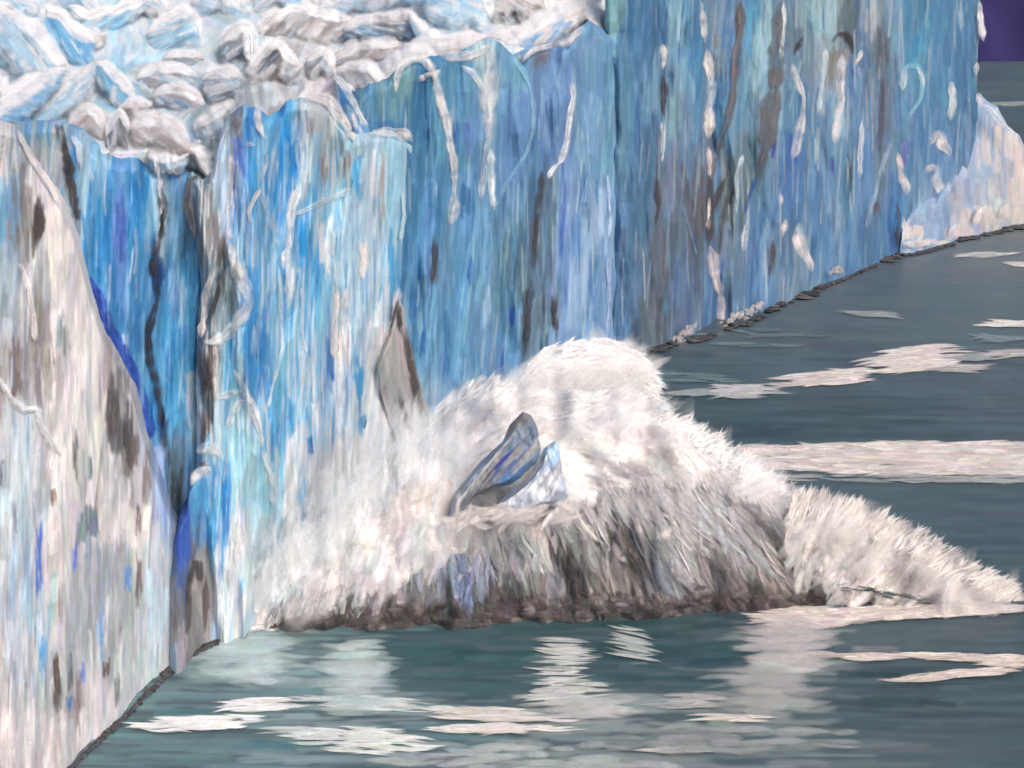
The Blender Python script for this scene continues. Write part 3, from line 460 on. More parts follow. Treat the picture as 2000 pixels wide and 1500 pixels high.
ribs(E_, [([(1508,258),(1512,285),(1508,310)], 6, (44,70,180)), ([(1480,340),(1466,380),(1450,425)], 6, (48,96,170)), ([(1664,132),(1668,150)], 7, (60,70,180))], 0, 1.8, 63, 'crevice', .2)

# --- snow-streaked apron at the far right foot of the glacier
c = Canvas(1735, 160, 2320, 520, (156, 178, 204))
c.wash(1100, [(1770,430,150,178,208),(1830,440,140,166,200),(1900,420,166,182,206),(1920,240,150,172,202),(1940,300,170,184,206),(1980,300,186,190,200),(1960,380,196,194,198),(1990,400,204,198,196),(1870,460,196,194,198),(1930,430,200,196,196),(2100,380,200,196,196),(2200,380,180,186,200)], (22, 70), (7, 15), jit=15)
BX = [(1918,250,1935,320,(206,202,204)),(1945,240,1965,300,(214,206,204)),(1965,250,1985,320,(216,206,204)),(1935,300,1955,340,(210,204,204)),(1960,340,2000,400,(208,200,198)),(1758,420,1775,470,(214,208,206)),(1772,440,1800,470,(214,208,206)),(1800,470,1860,480,(216,208,204)),(1905,400,1945,440,(210,202,200)),(1875,405,1895,455,(208,202,202)),(1860,440,1900,462,(206,202,204)),(1960,400,2000,430,(214,204,200)),(1985,290,2010,400,(214,202,196)),(1930,360,1942,390,(206,202,206)),(1845,445,1862,470,(196,196,204))]
for b in BX: c.box(*b, dens=1.1)
c.fine(70, [(216,208,206),(206,204,206)], Lr=(18,50), Wr=(4,8)); [c.box(*b, dens=.5) for b in BX]; c.tone(1.0, .80)
Fp = thing('ice_apron', base_pt(1950, -6), 'low heap of white-streaked broken ice at the foot of the far glacier corner', 'ice heap')
F_TOP = [(1740,490),(1756,478),(1762,430),(1790,400),(1830,380),(1870,330),(1896,262),(1904,205),(1912,180),(1922,192),(1932,200),(1948,208),(1958,228),(1972,252),(1990,262),(2005,290),(2040,330),(2120,350),(2320,380)]
wall(Fp, 'ice_face', c, F_TOP, 1757, 2310, dY=-6.0, relief=.6, seed=77, rnd=4, thick=40, lean=.3, bottom=lambda x: wl(x) + 20)
ribs(Fp, [([(1908,182),(1914,196),(1917,212)], 10, (214,208,208)), ([(1940,212),(1950,220)], 14, (220,212,212)), ([(1760,476),(1800,476),(1832,466)], 9, (218,210,206)), ([(1915,205),(1935,212),(1955,240),(1985,266)], 8, (196,200,208)), ([(1763,420),(1770,450),(1764,474)], 10, (214,206,204)), ([(1900,440),(1915,412),(1928,400)], 11, (212,204,202)), ([(1950,440),(1962,410),(1972,396)], 12, (212,202,198)), ([(1850,462),(1862,446),(1870,436)], 9, (206,204,208))], -6.3, .6, 77, 'snow_streak', .6)

# ------------------------------------------------------------------ the broken top of the glacier, rising away from its front
_ye = pl([(-300,292),(0,288),(300,300),(430,262),(560,236),(700,238),(800,130),(900,112),(1000,98),(1100,84),(1200,66),(1300,60)])
def ye(x): return sum(_ye(x + k) for k in (-80, -40, 0, 40, 80)) / 5
def Yt(x, y, low=-12): return Yw(x) + 9 + 0.5 * np.maximum(ye(x) - y, low)
c = Canvas(-170, -160, 1260, 330, (196, 204, 208), k=.6)
c.wash(2200, [(0,30,200,206,208),(60,90,166,196,210),(110,60,140,186,208),(60,170,206,202,200),(30,200,140,182,206),(100,200,166,196,210),(160,200,206,204,202),(230,160,132,182,206),(150,100,190,196,198),(230,60,166,196,210),(300,80,150,190,208),(330,40,206,202,200),
  (300,150,156,164,168),(350,150,140,170,190),(400,100,190,196,198),(430,180,132,140,146),(460,80,160,184,196),(540,120,150,152,154),(560,50,196,194,192),(620,60,160,158,156),(650,120,204,198,196),(700,60,140,150,158),(750,50,166,192,206),(700,120,202,196,194),(720,150,170,172,176),
  (800,60,180,184,188),(850,30,166,198,212),(900,20,168,198,214),(920,90,200,196,194),(980,40,196,194,192),(1050,60,210,204,202),(1080,40,120,166,200),(1120,60,210,204,202),(1150,20,190,200,202),(500,-60,190,198,204),(1000,-80,190,196,200),(0,-80,186,198,206),(200,270,196,192,190)], (25, 90), (6, 18), ang=lambda x, y: -35 + 70 * math.sin(x / 70 + y / 50), dang=14, ax=1, ay=1, jit=12)
gx, gy = np.meshgrid(np.linspace(-170, 1182, 620), np.linspace(0, 1, 170))
gY = -150 + (ye(gx) + 110 + 150) * gy
col, hg = c.get(gx, gY)
gD = Yt(gx, gY, 0) + 5 * fbm(gx / 45, gY / 26, 5, 3) * np.clip((ye(gx) - gY) / 60, 0.1, 1) - hg
o = build('glacier', P(gx, gY, gD).reshape(-1, 3), gridq(170, 620), (col / E_FIRN).reshape(-1, 3), M_SNOW); tag(o, kind='structure')

SER = [
 ([(-60,30),(0,8),(45,35),(78,60),(105,98),(140,138)], 120, [(172,198,212),(152,184,204),(184,200,208)], 55, 13, 'long pale blue slab of ice in the upper left corner with a white diagonal crest'),
 ([(75,48),(90,12),(120,28),(150,62),(190,78)], 85, [(150,190,212),(112,168,204),(134,182,208)], 60, 10, 'blue ice hollow with a white rim right of the upper left slab'),
 ([(128,34),(150,52),(186,74),(212,62)], 34, [(150,144,142),(170,164,160)], 45, 9, 'small brown-grey ice hump below the top edge at left'),
 ([(130,4),(170,26),(230,14),(292,-4)], 44, [(166,196,210),(130,180,206),(190,200,204)], -30, 9, 'shallow pale blue saddle of ice at the top edge, left third'),
 ([(-60,150),(0,138),(10,172),(28,172),(60,150),(96,140)], 56, [(206,204,204),(190,200,206)], -40, 13, 'white notched snow hump at the left edge'),
 ([(-60,240),(0,204),(40,182),(95,142),(132,128)], 62, [(118,170,202),(150,182,206),(134,176,204)], 10, 14, 'blue hollow under a thick white crest at the left edge, just above the buttress'),
 ([(56,226),(100,182),(142,150),(188,118)], 70, [(152,190,210),(168,196,210),(140,180,206)], -45, 11, 'slanting pale blue ramp of ice with a straight white crest above the buttress'),
 ([(108,216),(134,180),(150,164),(172,150),(186,162)], 48, [(216,208,206),(176,194,214)], -50, 12, 'white leaning snow tongue beside the small blue pyramid'),
 ([(184,122),(205,122),(222,140),(242,158),(268,194)], 66, [(120,174,204),(142,186,208),(110,164,200)], 65, 10, 'blue ice pyramid with a white right-hand ridge'),
 ([(262,152),(288,134),(320,128),(352,130),(390,148)], 46, [(150,148,148),(148,178,194),(170,172,172)], 20, 10, 'rounded grey and blue hump in the third row behind the edge'),
 ([(296,186),(325,168),(360,166),(386,182),(404,208)], 48, [(160,154,152),(130,164,190),(168,176,184)], 20, 11, 'low grey-topped blue hump right behind the cliff edge'),
 ([(392,152),(424,138),(455,134),(474,150),(475,200)], 62, [(118,122,126),(150,174,188),(170,178,184)], -20, 12, 'square-shouldered grey hump with a white lid at the cliff edge'),
 ([(478,142),(500,112),(525,86),(546,82),(562,104),(594,130)], 72, [(132,132,134),(168,178,184),(190,190,190),(104,102,104)], -48, 10, 'sharp grey peak with dark underside near the middle of the crest'),
 ([(596,122),(612,104),(630,95),(646,110),(656,152)], 52, [(150,148,150),(176,184,188)], -50, 9, 'small grey tooth right of the dark-bellied peak'),
 ([(286,64),(310,42),(345,22),(358,14),(380,30),(394,82)], 80, [(130,180,206),(160,194,210),(146,188,208)], -25, 11, 'broad pale blue mound with a peaked white crest, upper left centre'),
 ([(316,112),(345,102),(375,102),(404,114)], 30, [(138,138,140),(160,176,186)], 20, 8, 'flat grey ledge below the broad pale blue mound'),
 ([(424,88),(440,70),(470,48),(488,50),(499,80),(492,122)], 58, [(140,148,152),(164,188,204),(120,126,128)], -45, 12, 'grey hooked hump with a thick white rim on its right'),
 ([(496,64),(530,32),(570,12),(620,20),(692,36)], 72, [(186,188,190),(144,138,136),(206,202,200)], -48, 9, 'wide white slope with slanting grey scratches, upper centre'),
 ([(612,76),(650,50),(690,44),(722,54)], 32, [(118,114,114),(160,156,154),(196,190,188)], -32, 8, 'dark grey arched hollow at upper centre'),
 ([(668,60),(700,36),(760,26),(800,26),(826,60),(874,76)], 50, [(150,184,206),(124,122,124),(170,190,204)], 15, 10, 'long low blue-grey hump under a smooth white arch'),
 ([(646,112),(690,86),(740,78),(788,82)], 44, [(196,192,190),(152,148,146),(208,202,200)], -22, 12, 'low white swell with brown-grey shading just left of the arches'),
 ([(652,138),(690,122),(720,126),(746,150),(772,190)], 58, [(174,178,182),(152,146,146),(190,190,192)], 60, 11, 'grey-white rounded lump behind the tower notch'),
 ([(656,156),(680,166),(702,202),(728,248)], 86, [(110,160,196),(70,130,186),(140,180,206)], 75, 8, 'blue wedge of ice dropping into the notch beside the tower'),
 ([(742,186),(752,142),(775,110),(805,98),(840,100),(864,122)], 62, [(196,198,202),(176,182,190),(206,204,204)], 70, 14, 'white hood of snow over the first arch of the mid blue wall'),
 ([(782,88),(850,80),(950,70),(962,82)], 42, [(184,178,174),(204,200,198),(170,176,182)], -8, 12, 'flat white bench with a straight bright rim above the arches'),
 ([(796,20),(822,46),(850,68),(878,78)], 40, [(166,194,210),(186,196,202)], 50, 10, 'thin white ridge slanting down to the flat bench'),
 ([(822,-20),(860,-42),(930,-34),(956,0),(962,58)], 100, [(166,198,214),(180,204,214),(150,190,212)], 20, 9, 'smooth pale blue dome at the top edge, right of centre'),
 ([(950,-10),(1000,-44),(1070,-44),(1098,-6),(1076,18)], 76, [(204,198,194),(190,196,198),(206,204,202)], 30, 9, 'smooth cream-white dome at the top edge beside the pale blue dome'),
 ([(1002,2),(1022,16),(1042,26),(1076,16),(1104,-6)], 44, [(212,206,204),(196,194,194)], -30, 8, 'white lip curving under the cream-white dome'),
 ([(958,64),(1000,68),(1040,46),(1080,22),(1120,2),(1150,-10),(1166,44),(1180,58)], 62, [(214,208,206),(206,202,200),(120,166,202),(204,204,204)], -45, 15, 'big white snow shoulder against the tallest wall'),
 ([(230,214),(252,196),(276,196),(300,206)], 50, [(150,144,142),(128,124,124),(196,190,188)], 60, 11, 'brown-grey ice knob above the blue recess'),
 ([(130,250),(146,222),(172,206),(192,220),(206,262)], 60, [(158,148,144),(186,178,174),(140,134,132)], -55, 10, 'brown-grey triangular knob at the edge above the blue recess'),
 ([(204,268),(222,232),(233,214),(246,236),(252,270)], 70, [(120,118,120),(150,158,164),(110,110,112)], 80, 6, 'dark grey arrowhead of ice on the rim of the blue recess'),
 ([(250,248),(280,228),(320,226),(345,245),(372,296)], 62, [(164,156,152),(190,182,178),(144,136,134)], 30, 13, 'big brown-grey boulder-like lump of ice on the rim of the blue recess'),
 ([(376,258),(388,236),(400,232),(424,212),(440,206),(460,200)], 52, [(160,176,186),(128,126,128),(176,190,200)], 70, 12, 'white-capped grey ledge over the diamond-shaped slab'),
 ([(285,305),(320,300),(352,302),(372,300)], 42, [(176,198,212),(206,206,206)], 80, 13, 'white snow cushion hanging over the blue recess'),
 ([(362,296),(388,286),(410,312),(425,350),(432,390)], 44, [(206,202,200),(150,152,156)], 60, 11, 'white snow flank sloping down beside the diamond-shaped slab'),
]
for k in range(9):      # more humps of the same broken ice farther up the glacier
    x0 = 40 + k * 128 + R.uniform(-25, 25); w = R.uniform(50, 85); y0 = R.uniform(-40, -16)
    SER.append(([(x0 - w, y0 + 40), (x0 - w * .4, y0 + R.uniform(-5, 10)), (x0, y0 - 12), (x0 + w * .5, y0 + R.uniform(-5, 12)), (x0 + w, y0 + 40)], 60,
                [(176,198,210),(196,200,204),(150,184,206)], R.uniform(-50, 50), 11, ('first','second','third','fourth','fifth','sixth','seventh','eighth','last')[k] + ' from the left of the snowy humps cut off by the top edge'))
def crest_shape(q):
    pts, h, cols, ang, cw, label = SER[q]; cols = [tuple(np.array(k) * 1.0) for k in cols]
    tf = pl(pts); xs0, xs1 = min(p[0] for p in pts), max(p[0] for p in pts)
    nc = max(16, int((xs1 - xs0) / 2.4)); x = np.linspace(xs0, xs1, nc); uu = np.linspace(-1, 1, nc)
    yc = tf(x); yc = yc + 4.5 * fbm(x / 10, x * 0 + q, 300 + q, 3)
    hh = h * (0.35 + 0.65 * np.clip(1 - uu ** 4, 0, 1)); yb = yc + hh
    Y0 = float(Yt(np.array((xs0 + xs1) / 2), np.array(yb.max() - h * .15)))
    far = q >= len(SER) - 9
    t = thing('ice_serac', P(np.array((xs0 + xs1) / 2), np.array(0.), Y0)[..., :] * np.array([1, 1, 0]) + np.array([0, 0, float(H - (yb.mean() - HZ) * Y0 / F)]), label, 'ice block', 'seracs on top of the glacier')
    cv = Canvas(xs0 - 15, yc.min() - 15, xs1 + 15, yb.max() + 15, cols[0], k=.8)
    area = (xs1 - xs0) * h
    for _ in range(int(area / 42)):
        px_, py_ = R.uniform(cv.x0, cv.x1), R.uniform(cv.y0, cv.y1)
        cc = np.array(cols[int((vnoise(np.array(px_ / 38.), np.array(py_ / 26.), q) + .5) * len(cols) * .999)]) + R.normal(0, 9)
        cc = cc if R.random() > .16 else np.array((216, 211, 209)); cv.stroke(px_, py_, R.uniform(18, 60), R.uniform(5, 13), ang + R.normal(0, 9), cc, .85)
    cv.fine(int(area / 220), [(232, 228, 226), (110, 112, 118), (150, 190, 214)], (14, 44), (2.5, 5), ang)
    nr = max(10, int(h / 2.2)); v = np.linspace(0, 1, nr)[:, None]
    X = np.broadcast_to(x[None], (nr, nc)) ; Yp = yc[None] + hh[None] * v
    def dep(X, Y):
        ybx = np.interp(X, x, yb); u_ = (X - (xs0 + xs1) / 2) / ((xs1 - xs0) / 2)
        vv = np.clip((ybx - Y) / h, 0, 1.1)
        return Y0 + .5 * (Yt(X, Y) - Y0) + 3.0 * u_ ** 2 + 2.0 * vv ** 4 - 1.2 * fbm(X / 40, Y / 26, 500 + q, 3) - 3.2 * np.abs(vnoise((X * math.cos(math.radians(ang + 90)) + Y * math.sin(math.radians(ang + 90))) / 15, (X * math.cos(math.radians(ang)) + Y * math.sin(math.radians(ang))) / 90, 560 + q))
    col, hg = cv.get(X, Yp); wt = np.clip(1.1 - (Yp - yc[None]) / (cw * (.7 + 1.2 * fbm(X / 22, Yp / 40, q + 40, 2))).clip(3), 0, 1)[..., None]
    col = col * (1 - wt) + lin((232, 226, 223)) * wt
    D = dep(X, Yp) - hg
    V = P(X, Yp, D); b0 = V[0]
    rows = []
    for d, dz in ((3, .3), (9, -1.5), (18, -7)):
        r = b0.copy(); r[:, 1] += d; r[:, 0] *= r[:, 1] / b0[:, 1]; r[:, 2] += dz; rows.append(r[None])
    V = np.concatenate(rows[::-1] + [V], 0); col = np.concatenate([np.tile(lin((216, 208, 204)), (3, nc, 1)), col], 0)
    ed = np.clip((1 - np.abs(uu)) * 5, 0, 1)[None] * np.clip((1 - v) * 3.2 + .7 * fbm(X / 14, Yp / 14, q + 60, 2), 0, 1)      # its foot and flanks are drifted over
    ed = np.concatenate([np.ones((3, nc)) * np.clip((1 - np.abs(uu)) * 6, 0, 1)[None], ed], 0)
    col = np.concatenate([col / E_FIRN, ed[..., None]], -1)
    build('ice_face', V.reshape(-1, 3), gridq(nr + 3, nc), col.reshape(-1, 4), M_SOFT, t)
    rib(t, 'snow_crest', list(zip(x[1:-1], yc[1:-1] + cw * .35)), cw * 1.7, (236, 231, 228), 0, .5, seed=q * 7, depth=dep, rag=.45)
for q in range(len(SER)): crest_shape(q)

# ------------------------------------------------------------------ far shore and water
hx = np.linspace(-9000, 12000, 160); hz = np.linspace(0, 1, 24)
GX, GV = np.meshgrid(hx, hz)
top_z = 900 + 500 * fbm(hx / 3000, hx * 0, 901, 4)
GZ = -5 + GV * top_z[None]; GYY = 3210 + GV * 1500 + 260 * fbm(GX / 420, GV * 3, 905, 4) * np.clip(GV * 14, 0, 1)
hc = lin((54, 49, 92)) * (1 + .9 * fbm(GX / 26, GV * 2, 910, 3))[..., None] + lin((30, 30, 60)) * np.clip(fbm(GX / 24, GV * 3, 915, 3), 0, 1)[..., None]
o = build('mountain', np.stack([GX, GYY, GZ], -1).reshape(-1, 3), gridq(24, 160), hc.reshape(-1, 3) * .8, M_HILL); tag(o, kind='structure')

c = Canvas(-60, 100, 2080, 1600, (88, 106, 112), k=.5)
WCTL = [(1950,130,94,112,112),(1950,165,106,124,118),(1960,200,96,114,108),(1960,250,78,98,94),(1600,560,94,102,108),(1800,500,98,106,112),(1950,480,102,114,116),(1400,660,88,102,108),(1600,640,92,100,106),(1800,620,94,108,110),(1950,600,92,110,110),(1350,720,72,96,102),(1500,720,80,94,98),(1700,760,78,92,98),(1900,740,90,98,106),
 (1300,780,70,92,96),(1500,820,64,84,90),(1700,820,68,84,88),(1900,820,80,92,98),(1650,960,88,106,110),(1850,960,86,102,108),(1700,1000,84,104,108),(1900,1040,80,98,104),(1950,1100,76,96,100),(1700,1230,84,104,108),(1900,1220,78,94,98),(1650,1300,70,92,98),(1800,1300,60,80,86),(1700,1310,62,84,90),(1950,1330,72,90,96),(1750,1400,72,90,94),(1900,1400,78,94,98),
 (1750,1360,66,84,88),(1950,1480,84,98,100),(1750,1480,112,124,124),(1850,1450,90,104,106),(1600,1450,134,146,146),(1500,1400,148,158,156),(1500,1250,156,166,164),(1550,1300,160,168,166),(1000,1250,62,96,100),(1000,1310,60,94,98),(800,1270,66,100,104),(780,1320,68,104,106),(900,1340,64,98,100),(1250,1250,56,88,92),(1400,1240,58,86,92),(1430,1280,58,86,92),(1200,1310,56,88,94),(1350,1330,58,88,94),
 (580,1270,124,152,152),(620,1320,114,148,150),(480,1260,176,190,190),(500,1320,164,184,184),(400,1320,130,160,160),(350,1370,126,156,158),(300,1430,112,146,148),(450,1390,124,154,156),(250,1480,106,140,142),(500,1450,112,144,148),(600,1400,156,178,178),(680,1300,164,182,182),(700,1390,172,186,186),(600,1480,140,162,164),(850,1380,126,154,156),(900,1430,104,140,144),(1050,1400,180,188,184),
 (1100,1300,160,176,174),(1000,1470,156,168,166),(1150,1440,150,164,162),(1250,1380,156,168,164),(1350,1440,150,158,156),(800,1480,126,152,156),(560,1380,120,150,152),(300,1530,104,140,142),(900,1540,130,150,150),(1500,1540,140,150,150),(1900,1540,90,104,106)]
c.wash(5200, WCTL, (60, 240), (5, 14), ang=0, dang=1.6, ax=.45, ay=1.2, jit=6, op=.75)  # pale points put the splash's reflection into the water colour
for b in [(1150,790,1240,800,(64,86,92)),(1330,815,1560,850,(60,80,88)),(1600,815,1900,850,(68,84,90)),(1680,1285,1880,1315,(56,78,86)),(1650,1340,1850,1370,(64,82,86)),(400,1425,600,1445,(88,124,130)),(330,1358,450,1372,(96,136,140)),(740,1240,1060,1330,(60,95,100)),(1140,1225,1460,1335,(54,85,91))]: c.box(*b, ang=0, jit=5, dens=.8)  # last dark boxes paint the wave's dark reflection into the water
wy = np.concatenate([[81, 82, 83.5, 86, 90, 96, 102, 108], np.arange(113, 1610, 2.6), [1700, 1900, 2300, 3200]])
wx = np.concatenate([[-2500, -1200, -500, -200], np.arange(-100, 2101, 5.0), [2250, 2600, 3400, 5000]])
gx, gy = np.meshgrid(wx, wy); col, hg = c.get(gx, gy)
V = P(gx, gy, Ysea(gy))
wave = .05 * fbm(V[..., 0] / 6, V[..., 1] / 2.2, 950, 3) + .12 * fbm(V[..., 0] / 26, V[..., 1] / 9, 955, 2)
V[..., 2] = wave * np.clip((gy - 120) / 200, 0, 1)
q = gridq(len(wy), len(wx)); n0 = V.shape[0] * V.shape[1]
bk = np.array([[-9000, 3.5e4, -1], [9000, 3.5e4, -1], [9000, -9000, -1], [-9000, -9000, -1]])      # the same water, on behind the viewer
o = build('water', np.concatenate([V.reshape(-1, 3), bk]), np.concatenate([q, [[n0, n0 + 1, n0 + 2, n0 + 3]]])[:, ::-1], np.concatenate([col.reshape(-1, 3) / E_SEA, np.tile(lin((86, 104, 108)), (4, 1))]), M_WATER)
tag(o, kind='structure')
def dsea(X, Y): return F * (H - 0.2) / (Y - HZ)

def foam(cx, cy, w, h, n, col, alpha, label, slope=0.0, L=(40, 130), W=(4, 9), name='foam_reflection_patch', group='foam and reflections on the water', cat='foam', jit=6, core=1.0):  # soft streaks on the water: real foam and painted reflections
    t = np.clip(R.normal(0, .42 * core, n), -1, 1); v = R.uniform(-1, 1, n)
    x = cx + t * w / 2; y = cy + v * h / 2 * np.sqrt(np.clip(1 - t * t * .8, 0.1, 1)) + slope * t * w / 2
    cc = lin(np.clip(np.array(col) + R.normal(0, jit, (n, 1)) + R.normal(0, 3, (n, 3)), 10, 248)) / E_FOAM
    wv = R.uniform(*W, n)
    o = flakes(name, None, x, y, R.uniform(*L, n), wv, math.degrees(math.atan(slope)) * .6 + R.normal(0, 3, n), dsea, cc, alpha * R.uniform(.5, 1, n), R.normal(0, .03, n), 0.0, m=M_FOAM_REFL, nl=9, puff=.015, var=.35)
    # keep each streak lying on the water, a hand's breadth proud of it
    co = np.empty(len(o.data.vertices) * 3, np.float32); o.data.vertices.foreach_get('co', co); co = co.reshape(-1, 3)
    ox, oy = cx, cy
    base = P(np.array(float(cx)), np.array(float(cy)), Ysea(float(cy)))
    o.data.vertices.foreach_set('co', (co - base.astype(np.float32)).ravel()); o.location = [float(k) for k in base]; o.data.update()
    return tag(o, label, cat, group)
FW, FP, FT = (214, 206, 200), (176, 186, 186), (150, 166, 166)
for a in [  # pale reflections of the splash painted in among the real foam streaks
 (1962,202,70,5,10,(150,160,156),.7,'faint pale streak on the far water beside the glacier corner',0),
 (1925,497,90,5,12,(186,184,180),.9,'thin broken white streak close below the snow-streaked apron',-.05),
 (1990,516,50,8,10,(190,188,182),.9,'short white streak at the right edge below the snow-streaked apron',.1),
 (1700,612,80,5,9,(150,154,156),.8,'tiny grey-white fleck between the cliff foot and the large foam raft',.08),
 (1975,632,90,9,26,(204,196,190),1,'bright white streak at the right edge above the large foam raft',0),
 (1955,660,90,12,16,(130,146,146),.6,'dim greenish streak below the bright right edge streak',.04),
 (1445,764,110,26,40,(184,182,180),.9,'small white foam patch left of the long slanting foam streak',0),
 (1365,766,90,10,16,(160,166,166),.8,'thin pale foam sliver left of the small white patch',-.05),
 (1625,737,180,26,80,(200,190,184),1,'long slanting white foam streak on the grey water',-.1),
 (1790,700,150,46,110,(206,196,188),1,'large ragged white foam raft on the grey water, right side',-.12),
 (1870,719,60,14,18,(178,172,168),.9,'small white foam scrap under the right end of the large raft',0),
 (1900,698,90,9,16,(150,158,158),.8,'narrow foam strand trailing right from the large raft',-.08),
 (1970,690,90,9,22,(180,176,172),.9,'thin pale foam strand at the right edge level with the large raft',-.05),
 (1480,660,220,40,16,(112,124,128),.6,'faint grey ripples near the foot of the tallest wall',.05),
 (1340,735,180,26,16,(112,132,136),.6,'faint curved ripples beside the rear plume',.05),
 (390,1412,230,26,70,(226,224,218),.95,'bright white foam streak near the lower left shore',-.06),
 (505,1376,120,24,40,(224,222,216),.9,'white foam scrap above the bright lower left streak',-.04),
 (600,1432,130,20,26,(200,206,202),.8,'pale foam strand right of the bright lower left streak',.1),
 (490,1285,150,110,110,(190,204,204),.36,'broad pale reflection painted on the water below the foot of the pillar',0),
 (690,1325,110,150,110,(192,204,202),.38,'upright pale reflection painted left of the first dark reflection',0),
 (720,1445,220,50,90,(214,216,208),.8,'wide white foam patch at the bottom left of centre',.05),
 (720,1372,230,26,50,(206,210,204),.7,'thin pale foam layer above the wide bottom patch',.06),
 (1100,1290,56,90,46,(200,200,194),.75,'narrow upright pale reflection painted between the two dark reflections',0),
 (1110,1352,130,50,60,(196,196,190),.75,'spreading base of the pale reflection painted between the two dark ones',0),
 (1235,1255,40,70,22,(180,184,180),.75,'small upright pale reflection painted in the second dark reflection',.3),
 (960,1395,300,24,60,(212,206,198),.8,'long white ripple line under the first dark reflection',.05),
 (1010,1425,260,18,40,(218,210,202),.85,'scalloped white foam edge below the long ripple line',.0),
 (920,1422,150,12,26,(218,214,206),.95,'bright thin foam crest at bottom centre',-.03),
 (1150,1380,200,40,50,(190,190,186),.6,'soft pale foam under the second dark reflection',-.02),
 (1360,1368,160,26,34,(178,178,174),.7,'streaky foam at the right rim of the second dark reflection',-.03),
 (1540,1260,150,110,120,(198,194,190),.4,'broad reflected streak of the splash painted below the right end of the wave',0),
 (1500,1350,210,100,110,(182,182,178),.32,'pale painted lower continuation of the broad reflected streak',0),
 (1420,1402,140,12,22,(206,198,188),.85,'thin cream foam line right of the bottom centre',0),
 (1310,1462,110,12,14,(190,186,178),.8,'small cream fleck at bottom centre right',0),
 (1150,1500,300,26,30,(176,180,176),.6,'dim pale band along the bottom edge',0),
 (1690,1282,80,9,22,(204,192,184),.95,'short bright foam fleck in front of the right spray',0),
 (1880,1284,170,12,44,(204,192,182),.95,'white streak at the lower right above the slanting one',.06),
 (1965,1290,100,20,40,(206,194,184),1,'bright white foam blob at the lower right edge',.02),
 (1855,1318,200,13,56,(204,192,182),1,'long slanting white streak at the lower right',-.1),
 (1600,1278,90,8,14,(190,184,176),.8,'small foam fleck beside the broad reflected streak',0),
 (1400,1440,500,60,50,(164,168,164),.45,'wide faint milky sheen in front of the broad reflected streak',0),
 (1000,1475,500,50,50,(180,186,182),.5,'wide faint milky sheen along the bottom centre',0),
]: foam(*a[:8], slope=a[8], **(dict(L=(50, 130), W=(9, 20)) if a[6] < .7 and a[1] > 1200 else {}))
# the broad foam band running right from the splash, with water showing through it
foam(1880,894,960,62,800,(206,196,188),1,'broad white foam band reaching from the splash to the right edge', L=(40,150), W=(5,13), name='foam_band', group='foam bands', core=1.6)
foam(1930,932,760,18,90,(170,170,168),.7,'thin grey lower fringe of the broad foam band', L=(50,150), W=(4,8), name='foam_band', group='foam bands', core=1.4)
for x_, y_, w_, sl, nn in ((1530,899,80,-.06,9),(1632,908,80,.06,9),(1686,884,38,.15,6),(1790,898,46,-.1,8),(1915,903,70,0,12),(1975,886,20,.2,3),(1910,888,16,-.2,3)):
    o = foam(x_, y_, w_, 5, nn, (62,86,92), 1, 'dark ripple of open water in the broad foam band, near x', slope=sl, L=(18,44), W=(3,6), name='water_gap', group='open water in the foam band', cat='ripple', core=.7)
    o['label'] = {1530:'long dark teal ripple at the left end of the foam band',1632:'grey-teal ripple second from the left in the foam band',1686:'small black tick-shaped ripple high in the foam band',1790:'short teal ripple right of the middle of the foam band',1915:'widest dark teal ripple near the right end of the foam band',1975:'tiny dark fleck at the far right end of the foam band',1910:'tiny dark fleck above the widest ripple of the foam band'}[x_]

# dark wet rocks along the waterline
def lump(V, Q, C, x, y, w, h, dpt):
    """one rounded, faceted stone"""
    nu, nv = 9, 14; a = np.linspace(-.5 * math.pi, .5 * math.pi, nu)[:, None]; b = np.linspace(0, 2 * math.pi, nv, endpoint=False)[None]
    sd_ = int(R.integers(1e4)); r = 1 + .5 * vnoise(a * 1.4 + 5 + 0 * b, b * 1.2 + 0 * a, sd_ % 50) + .35 * vnoise(a * 3 + 9 + 0 * b, b * 2.4 + 0 * a, sd_ % 37)
    p = P(np.array(x), np.array(y), dpt); s_ = dpt / F
    v = np.stack([p[0] + np.cos(a) * np.cos(b) * r * w / 2 * s_, p[1] + np.cos(a) * np.sin(b) * r * (w + h) / 3 * s_ + 0 * a, p[2] + np.sin(a) * r * h / 2 * s_ + 0 * b], -1)
    Q.append(gridq(nu, nv, True) + sum(len(k) for k in V)); V.append(v.reshape(-1, 3))
    cc = lin(np.array((74, 72, 74)) + R.normal(0, 12)); C.append(np.tile(cc, (nu * nv, 1)) * (1 + .5 * R.normal(0, .3, (nu * nv, 1))))
def rocks(pts, thick, label, dy=0, group='dark rocks along the waterline', cat='rocks', name='shore_rocks', dens=1.0):
    x, y, an, fat = along_pts(pts, thick, 1); V, Q, C = [], [], []
    for k in range(0, len(x)):
        for _ in range(1 if dens <= 1 else 2):
            yy = y[k] + dy + R.normal(0, thick * .15); w = thick * np.clip(fat[k], .85, 1.3) * R.uniform(1.5, 3.0)
            lump(V, Q, C, x[k] + R.normal(0, 1.5), yy + 2, w, min(w, thick * 1.5) * R.uniform(.2, .45), float(Ysea(yy + 5)))
    V = np.concatenate(V); base = V.mean(0); base[2] = 0
    o = build(name, V - base, np.concatenate(Q), np.concatenate(C), M_ROCK); o.location = [float(k) for k in base]
    return tag(o, label, cat, group)
rocks([(118,1512),(180,1450),(240,1396),(300,1335),(335,1300)], 4.5, 'thin line of dark wet rocks along the foot of the dirty white buttress', 6)
rocks([(322,1314),(345,1290),(370,1274),(400,1262),(424,1252)], 10, 'thick clump of dark wet rocks at the inner corner below the grey-footed pillar', dens=2)
